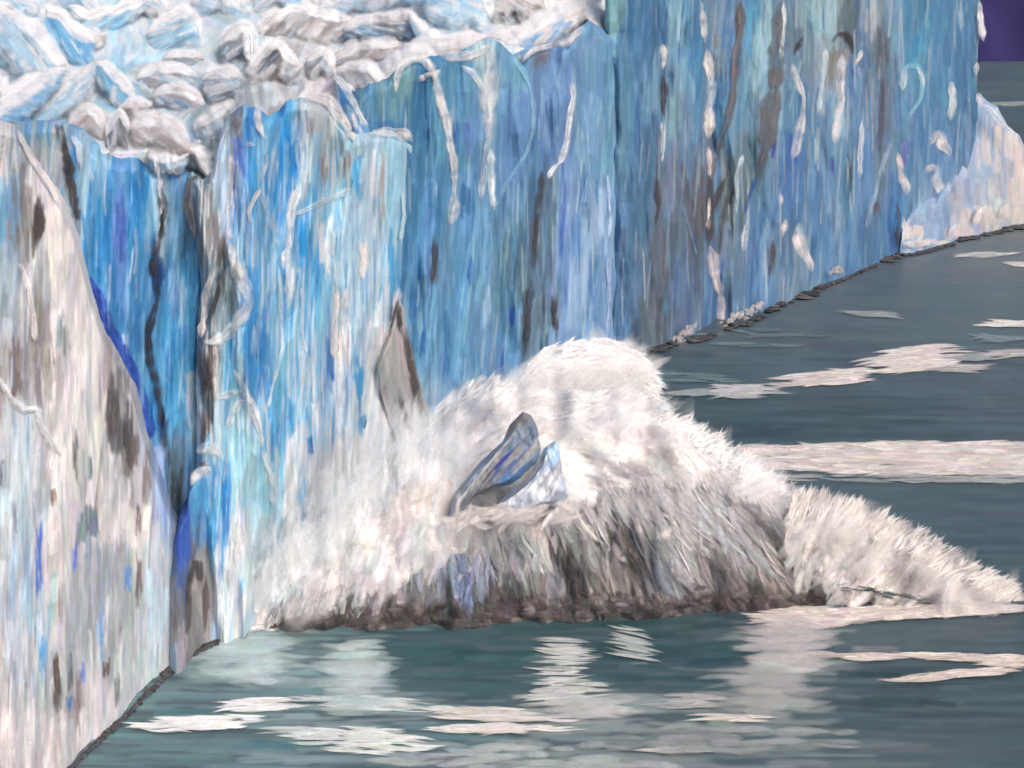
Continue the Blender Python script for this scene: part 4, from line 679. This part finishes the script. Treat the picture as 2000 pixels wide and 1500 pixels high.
for p, t_, l in [
 ([(1252,690),(1275,680),(1305,672),(1320,666)], 13, 'dark rock clump at the waterline beside the rear plume'),
 ([(1345,664),(1365,660),(1390,652)], 10, 'low dark rocks at the waterline right of the rear plume clump'),
 ([(1418,640),(1440,630),(1470,624),(1492,612)], 11, 'dark rocks at the foot of the white rope-like seam'),
 ([(1496,604),(1515,592),(1535,580),(1560,574)], 16, 'biggest dark rock clump, halfway along the tallest wall'),
 ([(1562,576),(1585,568),(1600,560)], 13, 'dark rocks just right of the biggest clump'),
 ([(1612,556),(1650,540),(1690,520),(1712,512)], 7, 'thin line of dark rocks below the far part of the tallest wall'),
 ([(1722,498),(1745,494),(1772,488)], 11, 'dark rocks at the left corner of the snow-streaked apron'),
 ([(1780,488),(1820,478),(1862,466)], 6, 'thin dark rocks along the foot of the snow-streaked apron'),
 ([(1874,460),(1892,454),(1912,452)], 11, 'dark rock clump under the middle of the snow-streaked apron'),
 ([(1920,450),(1950,444),(1962,440)], 6, 'small dark rocks under the right part of the snow-streaked apron'),
 ([(1968,440),(1985,435),(2010,432)], 10, 'dark rock clump at the right edge under the snow-streaked apron')]: rocks(p, t_ * .75, l, 7 if p[0][0] > 1715 else 1)
def snowbit(pts, W, label):
    x, y, an, fat = along_pts(pts, W, 1.5); n = len(x); n2 = n * 4; ii = R.integers(0, n, n2)
    o = flakes('snow_drift', None, x[ii] + R.normal(0, 4, n2), y[ii] - R.uniform(0, W, n2), R.uniform(7, 16, n2), R.uniform(5, 11, n2), R.normal(-50, 25, n2), lambda X, Y: Yw(X) - 3.2 + 0 * Y, lin(np.array((206, 198, 196)) + R.normal(0, 9, (n2, 1))) / E_WALL, R.uniform(.3, .8, n2), .05, .2)
    tag(o, label, 'snow', 'snow at the cliff foot')
snowbit([(1320,672),(1340,660),(1352,640)], 12, 'little white snow spray at the cliff foot right of the rear plume')
snowbit([(1450,622),(1470,612),(1490,602)], 12, 'white snow drift at the cliff foot beside the biggest dark rock clump')
snowbit([(1630,536),(1655,524)], 9, 'white snow fringe at the cliff foot below the far part of the tallest wall')
snowbit([(1412,640),(1425,632),(1436,622)], 11, 'white snow heap at the bottom of the rope-like seam')

# ------------------------------------------------------------------ the splash
COOL = np.array((1, 1, .975, 1.005, 1.02))      # the water's white is a little cooler than the snow's
def mound(parent, name, top, base, Dp, ctl, seed=0, m=None, amp=1.0, Lr=(20, 60), ang=80, E=None):
    E = E or E_SPRAY
    """a heaving body of white water: rounded front from the water up to its ragged crest, back falling away behind"""
    tf, bf = pl(top), pl(base); xa, xb = min(p[0] for p in top), max(p[0] for p in top)
    nc = int((xb - xa) / 3.2); x = np.linspace(xa, xb, nc); yt = tf(x) + 9 * fbm(x / 34, x * 0, seed, 4); yb = bf(x); yt = np.minimum(yt, yb - 3)
    def dep(X, Y):
        a, b = np.interp(X, x, yt), np.interp(X, x, yb); t = np.clip((b - Y) / (b - a), 0, 1)
        return Ysea(b) + Dp * np.clip((b - a) / 250, .15, 1) * (1 - np.sqrt(np.clip(1 - t ** 2 * .98, 0, 1))) - amp * (2.6 * fbm(X / 60, Y / 70, seed + 3, 3) - 1.6 * np.abs(fbm(X / 36, Y / 50, seed + 4, 2)))
    hm = (yb - yt).max(); nr = max(8, int(hm / 3.4)); v = np.linspace(0, 1, nr)[:, None]
    X = np.broadcast_to(x[None], (nr, nc)); Yp = yt[None] + (yb + 10 - yt)[None] * v
    cv = Canvas(xa, yt.min(), xb, yb.max() + 12, (210, 202, 198), k=.6)
    cv.wash(int((xb - xa) * hm / 130), ctl, Lr, (5, 13), ang=ang, dang=10, ax=1, ay=.8, jit=9)
    col, hg = cv.get(X, Yp); D = dep(X, Yp) - hg * .7 - .3 * amp * fbm(X / 9, Yp / 14, seed + 6, 3)
    V = P(X, Yp, D); rows = []
    for kk in np.linspace(.25, 1, 5):
        r = V[0].copy(); hgt_ = r[:, 2].copy(); d = kk * Dp; r[:, 0] *= (r[:, 1] + d) / r[:, 1]; r[:, 1] += d; r[:, 2] = hgt_ * np.sqrt(1 - kk ** 2 * .999) - .5 * kk; rows.append(r[None])
    V = np.concatenate(rows[::-1] + [V], 0); col = np.concatenate([np.repeat(col[:1], 5, 0), col], 0)
    sw = np.minimum(np.minimum(x - xa, xb - x) / 30, 1)[None]
    al = np.clip((Yp - yt[None]) / (16 + 22 * (fbm(X / 14, Yp / 22, seed + 8, 3) + .6).clip(.1)), 0, 1) ** 1.3 * np.clip(sw, 0, 1)
    al = np.concatenate([np.linspace(.9, 0, 5)[:, None] * np.ones((1, nc)) * sw, al], 0)
    build(name, V.reshape(-1, 3), gridq(nr + 5, nc), np.concatenate([col / E, al[..., None]], -1).reshape(-1, 4), M_SPRAY, parent)
    return dict(E=E, dep=dep, x=x, yt=yt, yb=yb, xa=xa, xb=xb, ctl=np.array(ctl, float) * COOL)

def pick(ctl, x, y, ay=.8):
    d = (ctl[None, :, 0] - x[:, None]) ** 2 + ((ctl[None, :, 1] - y[:, None]) * ay) ** 2 + 40
    w = 1 / d ** 4.0; w = np.cumsum(w / w.sum(1, keepdims=True), 1)
    return ctl[np.argmax(R.random((len(x), 1)) < w, 1), 2:5]

def spray(parent, M, n, ang, L, W, name='spray', off=(.05, .45), curve=.06, alpha=(.5, 1), trange=(0, 1.02), xr=None, dens=None, jit=9, up=0):
    x = R.uniform(*(xr or (M['xa'], M['xb'])), n * 3); a, b = np.interp(x, M['x'], M['yt']), np.interp(x, M['x'], M['yb'])
    keep = R.random(n * 3) < (b - a) / (b - a).max(); x, a, b = x[keep][:n], a[keep][:n], b[keep][:n]; n = len(x)
    t = R.uniform(*trange, n); y = b - t * (b - a)
    if dens is not None: k = R.random(n) < dens(x, y); x, y, t, a, b = x[k], y[k], t[k], a[k], b[k]; n = len(x)
    c = np.clip(pick(M['ctl'], x, y) + R.normal(0, jit, (n, 1)) + R.normal(0, 3, (n, 3)) + up, 10, 246)
    A = ang(x, y) + R.normal(0, 9, n)
    return flakes(name, parent, x, y, R.uniform(*L, n), R.uniform(*W, n), A, M['dep'], lin(c) / M['E'], R.uniform(*alpha, n), R.normal(curve, .05, n), R.uniform(*off, n), R.normal(0, .03, n), m=M_SPRAY, puff=.03)

def fringe(parent, M, per_px, ang, L, W, col, name='spray_fringe', spread=(-10, 12), xr=None, alpha=(.4, .9)):
    """ragged droplet streaks standing out from the crest"""
    xa, xb = xr or (M['xa'], M['xb']); n = int((xb - xa) * per_px); x = R.uniform(xa, xb, n)
    y = np.interp(x, M['x'], M['yt']) + R.uniform(*spread, n)
    c = lin(np.clip(np.array(col) + R.normal(0, 9, (n, 1)), 10, 246)) / M['E']
    return flakes(name, parent, x, y, R.uniform(*L, n), R.uniform(*W, n), ang(x, y) + R.normal(0, 10, n), lambda X, Y: M['dep'](X, np.maximum(Y, np.interp(X, M['x'], M['yt']))), c, R.uniform(*alpha, n), R.normal(0, .08, n), R.uniform(0, 1.5, n), R.normal(0, .15, n), m=M_SPRAY)

def sthing(name, x, y, label, cat='splash'): return thing(name, P(np.array(float(x)), np.array(float(y)), float(Ysea(y))), label, cat)
WS = (214, 210, 209)

# plume thrown up against the cliff, at the back
PL = sthing('spray_plume', 1120, 850, 'curling white plume thrown up against the cliff behind the falling ice block')
Mp = mound(PL, 'water_body', [(960,850),(985,812),(1008,772),(1035,724),(1065,700),(1105,684),(1150,677),(1195,684),(1235,698),(1262,716),(1280,748),(1290,792)], [(955,862),(1100,860),(1200,830),(1292,800)], 5,
  [(1030,780,220,212,208),(1080,720,220,212,208),(1150,700,206,206,208),(1200,700,196,200,206),(1150,740,206,200,200),(1210,720,170,180,186),(1100,790,222,212,206),(1180,760,216,208,204),(1130,720,190,200,210),(1225,740,190,186,184)], 11, ang=-20, E=.68, amp=.4)
spray(PL, Mp, 260, lambda x, y: -38 + (x - 1000) * .22, (36, 100), (7, 18), trange=(0, 1.0))
fringe(PL, Mp, 2.2, lambda x, y: -55 + (x - 1000) * .30, (18, 60), (4, 9), WS, spread=(-16, 40))
fringe(PL, Mp, 3.0, lambda x, y: -20 + 0 * x, (14, 44), (3, 6), (190, 188, 186), spread=(10, 80), xr=(1185, 1245))

# crown of white water round the falling block
CR = sthing('splash_crown', 1150, 1150, 'great white crown of spray heaped up around the falling ice block')
CCTL = [(850,880,222,212,208),(920,800,216,208,206),(900,840,196,190,190),(960,780,214,208,206),(1010,820,220,210,206),(1100,830,222,212,206),(1200,820,220,210,206),(1280,830,216,206,202),(1350,870,212,204,200),(1220,900,214,206,202),(1300,900,212,204,200),(1240,930,170,162,164),(1280,950,176,170,172),(1400,910,208,200,196),(1460,940,206,198,194),(1520,1000,204,196,192),
  (1580,1040,204,196,190),(1620,1090,202,194,188),(900,960,222,212,208),(850,1000,222,212,208),(820,940,224,214,210),(1000,990,222,212,206),(1100,960,222,212,206),(1150,900,224,214,208),(1400,970,204,198,198),(1340,940,200,192,192)]
Mc = mound(CR, 'water_body', [(770,930),(810,890),(840,850),(862,805),(890,780),(930,762),(965,760),(990,776),(1010,800),(1060,802),(1120,800),(1180,800),(1240,804),(1290,820),(1340,842),(1400,876),(1450,905),(1500,938),(1550,970),(1600,1010),(1640,1080),(1660,1130)], [(760,1130),(1100,1165),(1670,1150)], 8, CCTL, 21, ang=lambda x, y: -50 if x < 1050 else 35, E=.68, Lr=(30, 90))
spray(CR, Mc, 560, lambda x, y: np.where(x < 1080, -48 + (x - 850) * .08, 18 + np.clip((x - 1150) * .09, 0, 45)), (50, 130), (14, 34), trange=(.1, 1.0), alpha=(.3, .8))
fringe(CR, Mc, 1.5, lambda x, y: np.where(x < 1000, -46, np.where(x < 1180, -20, -38 + R.normal(0, 14, len(x)))), (20, 64), (4, 10), WS, spread=(-18, 14))

# mist and falling water at the foot of the tower
MI = sthing('spray_mist', 640, 1225, 'pale mist of spray rolling along the foot of the bright tower')
MCTL = [(450,1190,214,216,220),(500,1120,200,216,226),(560,1060,196,214,226),(620,1000,208,212,216),(700,940,214,212,214),(760,910,218,212,210),(820,890,220,212,208),(560,1150,206,216,222),(640,1090,218,212,210),(720,1020,222,213,209),(800,980,222,212,208),(640,1170,206,200,200),(720,1120,212,206,204),(800,1080,214,208,206),(480,1210,218,214,212),(560,1200,206,200,198),(520,1160,214,214,214)]
Mm = mound(MI, 'water_body', [(440,1212),(480,1190),(540,1150),(600,1105),(660,1050),(720,990),(780,930),(820,905),(860,905),(900,960),(935,1060),(965,1180)], [(430,1222),(640,1222),(965,1195)], 5, MCTL, 31, ang=100, E=.76, amp=.6, Lr=(40, 110))
spray(MI, Mm, 120, lambda x, y: 104 + 0 * x, (50, 130), (16, 40), trange=(0, 1.0))
for spread, pp, al in (((-14, 10), .7, (.3, .6)), ((-60, -10), 1.0, (.12, .4)), ((-120, -40), .6, (.05, .2))):
    fringe(MI, Mm, pp, lambda x, y: 100 + 0 * x, (30, 80), (7, 15), (228, 232, 238), spread=spread, alpha=al, xr=(450, 840))

# fan of spray shooting out to the right
FA = sthing('spray_fan', 1800, 1190, 'low fan of white spray shooting out to the right of the wave')
FCTL = [(1580,1010,204,194,188),(1650,1060,204,194,188),(1620,1120,200,190,186),(1700,1100,202,192,186),(1670,1090,164,154,150),(1760,1100,200,190,184),(1820,1140,198,188,182),(1900,1160,194,184,178),(1960,1170,190,180,172),(1700,1040,198,190,184),(1800,1080,196,186,180),(1720,1160,200,190,184),(1600,1160,196,188,184)]
Mf = mound(FA, 'water_body', [(1545,985),(1590,992),(1640,1000),(1690,1016),(1740,1040),(1790,1066),(1840,1094),(1890,1124),(1940,1148),(1984,1168)], [(1545,1190),(1640,1180),(1750,1180),(1880,1186),(1990,1176)], 6, FCTL, 41, ang=-45, E=.70)
spray(FA, Mf, 200, lambda x, y: -62 + (x - 1580) * .1, (40, 110), (12, 28), trange=(0, 1.0))
fringe(FA, Mf, 2.0, lambda x, y: -62 + (x - 1580) * .1, (22, 70), (4, 9), (204, 198, 194), spread=(-22, 14))
n = 46; xx = np.concatenate([R.uniform(1640, 1720, 12), R.normal(1735, 14, 14), R.normal(1800, 25, 12), R.uniform(1840, 1980, 8)]); yy = np.interp(xx, [1640, 1700, 1740, 1800, 1850, 1900, 1985], [1146, 1154, 1160, 1168, 1180, 1172, 1184]) + R.normal(0, 3, n)
flakes('dark_water', FA, xx, yy, R.uniform(16, 40, n), R.uniform(3, 7, n), R.normal(8, 8, n), lambda X, Y: Mf['dep'](X, Y), lin(np.array((66, 82, 88)) + R.normal(0, 12, (n, 1))), R.uniform(.5, 1, n), R.normal(0, .05, n), 1.3, m=M_SPRAY)

# the breaking wave in front, churned, its underside shade painted in grey
BW = sthing('breaking_wave', 1100, 1228, 'rolling wave front with white top and churned underside, its shade painted dark grey')
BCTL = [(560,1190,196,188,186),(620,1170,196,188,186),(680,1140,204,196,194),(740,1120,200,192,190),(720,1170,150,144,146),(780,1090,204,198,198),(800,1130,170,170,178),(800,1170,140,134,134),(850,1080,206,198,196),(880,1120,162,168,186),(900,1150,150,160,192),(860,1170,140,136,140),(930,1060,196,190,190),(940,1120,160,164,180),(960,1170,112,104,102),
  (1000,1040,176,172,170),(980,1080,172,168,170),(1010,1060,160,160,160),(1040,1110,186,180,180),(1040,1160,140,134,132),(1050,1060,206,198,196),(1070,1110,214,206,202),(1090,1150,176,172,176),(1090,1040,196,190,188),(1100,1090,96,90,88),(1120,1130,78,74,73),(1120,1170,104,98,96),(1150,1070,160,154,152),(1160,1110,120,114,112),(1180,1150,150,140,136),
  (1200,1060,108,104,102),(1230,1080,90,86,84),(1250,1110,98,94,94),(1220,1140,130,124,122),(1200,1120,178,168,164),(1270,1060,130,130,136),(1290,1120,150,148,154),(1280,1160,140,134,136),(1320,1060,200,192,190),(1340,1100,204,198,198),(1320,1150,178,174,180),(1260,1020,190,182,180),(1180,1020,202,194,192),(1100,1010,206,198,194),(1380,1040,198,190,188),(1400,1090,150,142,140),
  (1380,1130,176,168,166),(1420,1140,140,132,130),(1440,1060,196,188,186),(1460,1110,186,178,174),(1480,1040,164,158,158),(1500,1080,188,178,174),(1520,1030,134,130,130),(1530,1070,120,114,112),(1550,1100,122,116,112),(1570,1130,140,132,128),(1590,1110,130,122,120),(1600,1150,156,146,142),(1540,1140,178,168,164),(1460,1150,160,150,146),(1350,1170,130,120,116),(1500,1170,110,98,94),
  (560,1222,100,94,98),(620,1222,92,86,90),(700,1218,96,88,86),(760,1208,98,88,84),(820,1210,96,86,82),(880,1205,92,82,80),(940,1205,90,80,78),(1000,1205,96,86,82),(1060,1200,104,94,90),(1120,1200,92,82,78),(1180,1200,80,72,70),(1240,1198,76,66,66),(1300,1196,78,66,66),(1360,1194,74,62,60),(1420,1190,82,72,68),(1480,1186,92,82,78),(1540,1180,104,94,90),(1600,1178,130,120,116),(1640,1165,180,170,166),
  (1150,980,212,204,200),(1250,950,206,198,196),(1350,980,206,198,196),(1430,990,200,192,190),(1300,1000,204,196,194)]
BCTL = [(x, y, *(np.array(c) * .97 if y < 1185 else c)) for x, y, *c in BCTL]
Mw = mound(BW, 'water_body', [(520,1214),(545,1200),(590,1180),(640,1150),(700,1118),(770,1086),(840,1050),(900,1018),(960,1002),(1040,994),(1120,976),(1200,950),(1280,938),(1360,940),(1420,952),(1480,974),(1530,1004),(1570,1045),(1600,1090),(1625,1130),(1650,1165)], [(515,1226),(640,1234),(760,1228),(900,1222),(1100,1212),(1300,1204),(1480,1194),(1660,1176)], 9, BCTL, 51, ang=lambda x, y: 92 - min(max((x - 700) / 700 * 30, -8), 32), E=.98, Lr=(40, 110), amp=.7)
wang = lambda x, y: 94 - np.clip((x - 760) / 620 * 32, -8, 34) + np.clip((1120 - y) / 120, -.4, 1) * -12
spray(BW, Mw, 560, wang, (50, 130), (9, 22), trange=(.14, 1.0), curve=-.07, alpha=(.35, .9), jit=7)
spray(BW, Mw, 300, wang, (40, 110), (4, 9), name='spray_strand', trange=(.25, .95), curve=-.06, up=8, off=(.2, .5), alpha=(.3, .8))
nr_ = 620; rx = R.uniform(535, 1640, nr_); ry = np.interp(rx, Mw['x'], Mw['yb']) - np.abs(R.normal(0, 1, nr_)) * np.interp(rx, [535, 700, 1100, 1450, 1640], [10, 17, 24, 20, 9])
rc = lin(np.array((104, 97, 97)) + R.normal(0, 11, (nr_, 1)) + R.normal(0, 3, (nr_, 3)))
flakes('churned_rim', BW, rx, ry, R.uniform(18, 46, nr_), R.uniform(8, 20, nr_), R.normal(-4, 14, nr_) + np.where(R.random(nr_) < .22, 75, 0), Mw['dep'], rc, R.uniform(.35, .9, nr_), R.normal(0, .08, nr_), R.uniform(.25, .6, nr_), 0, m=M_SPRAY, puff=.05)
fringe(BW, Mw, .8, lambda x, y: np.where(x < 900, 110, 60), (16, 40), (4, 8), WS, spread=(-10, 14))

def veil(parent, M, n, xr, spread, col=(218, 214, 213), L=(60, 150), W=(34, 80), alpha=(.12, .34), ang=lambda x, y: -45 + 0 * x):
    """drifting veils of fine droplets, see-through, standing round the crest"""
    x = R.uniform(*xr, n); y = np.interp(x, M['x'], M['yt']) + R.uniform(*spread, n)
    return flakes('spray_veil', parent, x, y, R.uniform(*L, n), R.uniform(*W, n), ang(x, y) + R.normal(0, 20, n), lambda X, Y: M['dep'](X, np.maximum(Y, np.interp(X, M['x'], M['yt']))), lin(np.array(col) + R.normal(0, 5, (n, 1))) / M['E'], R.uniform(*alpha, n), R.normal(0, .08, n), R.uniform(.2, 2.5, n), 0, m=M_SPRAY, nl=9, nw=9, puff=.02)
veil(PL, Mp, 60, (1000, 1240), (-8, 90)); veil(PL, Mp, 70, (1165, 1262), (0, 95), col=(216, 213, 212), ang=lambda x, y: -20 + 0 * x, W=(16, 40))
veil(CR, Mc, 70, (800, 1620), (-12, 40)); veil(CR, Mc, 60, (1000, 1280), (-26, 24), ang=lambda x, y: -15 + 0 * x, W=(16, 40)); fringe(CR, Mc, 2.2, lambda x, y: -28 + 0 * x, (20, 60), (4, 9), WS, name='spray_wisp', spread=(-30, 12), xr=(1030, 1270)); veil(MI, Mm, 90, (440, 900), (-60, 10), col=(228, 230, 236), ang=lambda x, y: 100 + 0 * x, alpha=(.08, .3)); veil(MI, Mm, 50, (480, 900), (-140, -30), col=(226, 232, 240), ang=lambda x, y: 100 + 0 * x, alpha=(.04, .15), W=(30, 60))
veil(FA, Mf, 60, (1560, 1960), (0, 80), col=(204, 199, 196)); veil(BW, Mw, 60, (560, 1620), (-30, 30), alpha=(.12, .35), ang=lambda x, y: 90 - (x - 700) * .04)

# white foam spreading over the water right of the wave
foam(1740, 1196, 470, 24, 260, (204, 194, 188), 1, 'white foam apron on the water under the right spray fan', slope=-.03, L=(30, 90), W=(5, 11), core=1.3)
foam(1580, 1205, 200, 40, 130, (206, 198, 192), .9, 'white foam at the right toe of the rolling wave', L=(30, 80), W=(5, 10))
foam(470, 1226, 110, 16, 60, (222, 216, 214), 1, 'white foam where the pale mist meets the water at the pillar', L=(20, 60), W=(4, 9))

# ------------------------------------------------------------------ ice falling into the water
def block(name, outline, ridge, Yd, thick, ctl, ang, label, seed):
    """a broken slab of ice: flat facets meeting along the line ridge, angular outline, solid behind"""
    o_ = np.array(outline, float); o2 = np.vstack([o_, o_[:1]]); seg = np.hypot(*np.diff(o2, axis=0).T); s_ = np.concatenate([[0], np.cumsum(seg)])
    nv, ns = 150, 46; t = np.linspace(0, s_[-1], nv, endpoint=False); ex, ey = np.interp(t, s_, o2[:, 0]), np.interp(t, s_, o2[:, 1])
    ex = ex + 2.4 * fbm(t / 14, t * 0, seed, 3); ey = ey + 2.4 * fbm(t / 14, t * 0 + .5, seed + 1, 3)
    (ax, ay), (bx, by) = ridge; rl = math.hypot(bx - ax, by - ay)
    pr = np.clip(((ex - ax) * (bx - ax) + (ey - ay) * (by - ay)) / rl ** 2, .05, .95); fx, fy = ax + pr * (bx - ax), ay + pr * (by - ay)
    r = np.linspace(0, 1, ns)[:, None]; X = fx[None] + (ex - fx)[None] * r; Y = fy[None] + (ey - fy)[None] * r
    off = thick * np.minimum(1.0, (1 - r) * 4.5) * .8 + thick * .2 * (1 - r) + .5 * fbm(X / 18, Y / 30, seed + 4, 3)
    cv = Canvas(X.min() - 4, Y.min() - 4, X.max() + 4, Y.max() + 4, (160, 160, 164), k=1.0)
    cv.wash(int((X.max() - X.min()) * (Y.max() - Y.min()) / 34), ctl, (36, 100), (4, 8), ang=ang, dang=4, ax=1, ay=1, jit=9); cv.tone(.75, 1.0 if 'float' not in name else 1.4)
    th = thing(name, P(np.array(ex.mean()), np.array(ey.max()), Yd), label, 'ice block')
    col, hg = cv.get(X, Y); D = Yd - off - hg * .6
    V = P(X, Y, D); bk = P(ex, ey, Yd + .6 + 0 * ex)[None].copy(); b2 = bk.copy(); cen = bk.mean(1, keepdims=True); b2 = cen + (b2 - cen) * .7; b2[..., 1] += thick * .9
    V = np.concatenate([V, bk, b2, np.repeat(cen + np.array([0, thick, 0]), nv, 1)], 0); col = np.concatenate([col, np.repeat(col[-1:], 3, 0)], 0)
    build('ice_body', V.reshape(-1, 3), gridq(ns + 3, nv, True), (col / E_WALL).reshape(-1, 3), M_ICE, th)
    return th, cv
th, _ = block('falling_ice_block', [(872,1016),(884,968),(915,932),(952,896),(986,866),(1000,838),(1008,818),(1022,804),(1036,810),(1050,838),(1056,880),(1046,906),(1018,930),(998,946),(960,954),(932,966),(914,984),(896,1010)], ((895,985),(1025,850)), 116.0, 3.0,
  [(890,990,160,168,178),(900,970,130,150,176),(920,950,150,146,146),(940,920,120,150,186),(950,940,170,160,158),(960,900,130,160,190),(980,880,140,140,144),(1000,850,150,140,138),(1020,820,150,138,132),(1010,830,120,112,108),(1035,840,110,130,156),(1040,860,110,140,170),(1030,880,186,180,178),(1010,890,170,164,162),(990,890,70,84,160),(975,910,76,90,170),(1000,900,170,164,160),
   (1010,920,70,140,200),(990,940,60,130,196),(970,950,60,120,180),(1040,900,110,150,186),(1020,930,80,146,200),(945,960,90,92,96),(930,960,110,110,112),(920,975,160,170,184),(960,930,186,176,172),(1000,860,110,150,186),(910,1000,150,160,176)], -50, 'tilted grey and blue ice block plunging point down into the splash', 61)
def rb(th, name, pts, W, col, Yd, off=4.6): rib(th, name, pts, W, col, 0, off, depth=lambda X, Y: Yd + 0 * X)
rb(th, 'snow_edge', [(890,990),(940,925),(985,872),(1010,842)], 4, (196,190,188), 116.0, 2.9)
rb(th, 'dirt_streak', [(925,968),(945,958),(970,955)], 8, (84,84,88), 116.0, 3.6); rb(th, 'dirt_streak', [(1012,826),(1024,816),(1034,826)], 8, (120,110,106), 116.0, 3.6)
rb(th, 'blue_vein', [(962,922),(980,900),(1004,878)], 7, (60,74,160), 116.0, 3.7); rb(th, 'blue_vein', [(1002,938),(1016,920),(1028,905)], 6, (70,120,190), 116.0, 3.7)
block('floating_ice_block', [(964,1004),(972,984),(1002,966),(1036,940),(1058,908),(1066,872),(1084,860),(1092,868),(1094,895),(1102,930),(1110,966),(1100,988),(1060,988),(1020,1002)], ((1000,990),(1082,900)), 117.0, 2.6,
  [(990,1000,170,184,206),(1030,980,180,190,206),(1060,960,196,200,210),(1080,940,170,168,172),(1090,920,160,150,150),(1080,890,150,190,220),(1060,880,170,200,224),(1050,940,200,206,214),(1100,970,160,180,206),(1080,985,140,150,170),(1070,1000,170,186,210),(1095,890,120,160,210),(1010,960,206,206,210),(1075,925,140,130,130)], -60, 'smaller pale blue ice block half buried in the spray right of the tilted one', 71)

# spray washing over the foot of the falling ice
n = 90; wx_ = np.concatenate([R.uniform(876, 990, 40), R.uniform(975, 1115, 50)]); wy_ = np.interp(wx_, [876, 900, 960, 1000, 1115], [1018, 1012, 996, 1008, 1000]) + R.normal(0, 9, n)
flakes('spray_wash', BW, wx_, wy_, R.uniform(26, 70, n), R.uniform(9, 22, n), R.normal(-18, 22, n), lambda X, Y: 112.2 + 0 * X, lin(np.array((218, 211, 208)) + R.normal(0, 6, (n, 1))) / .9, R.uniform(.3, .85, n), R.normal(0, .08, n), R.uniform(0, .6, n), 0, m=M_SPRAY, puff=.03)
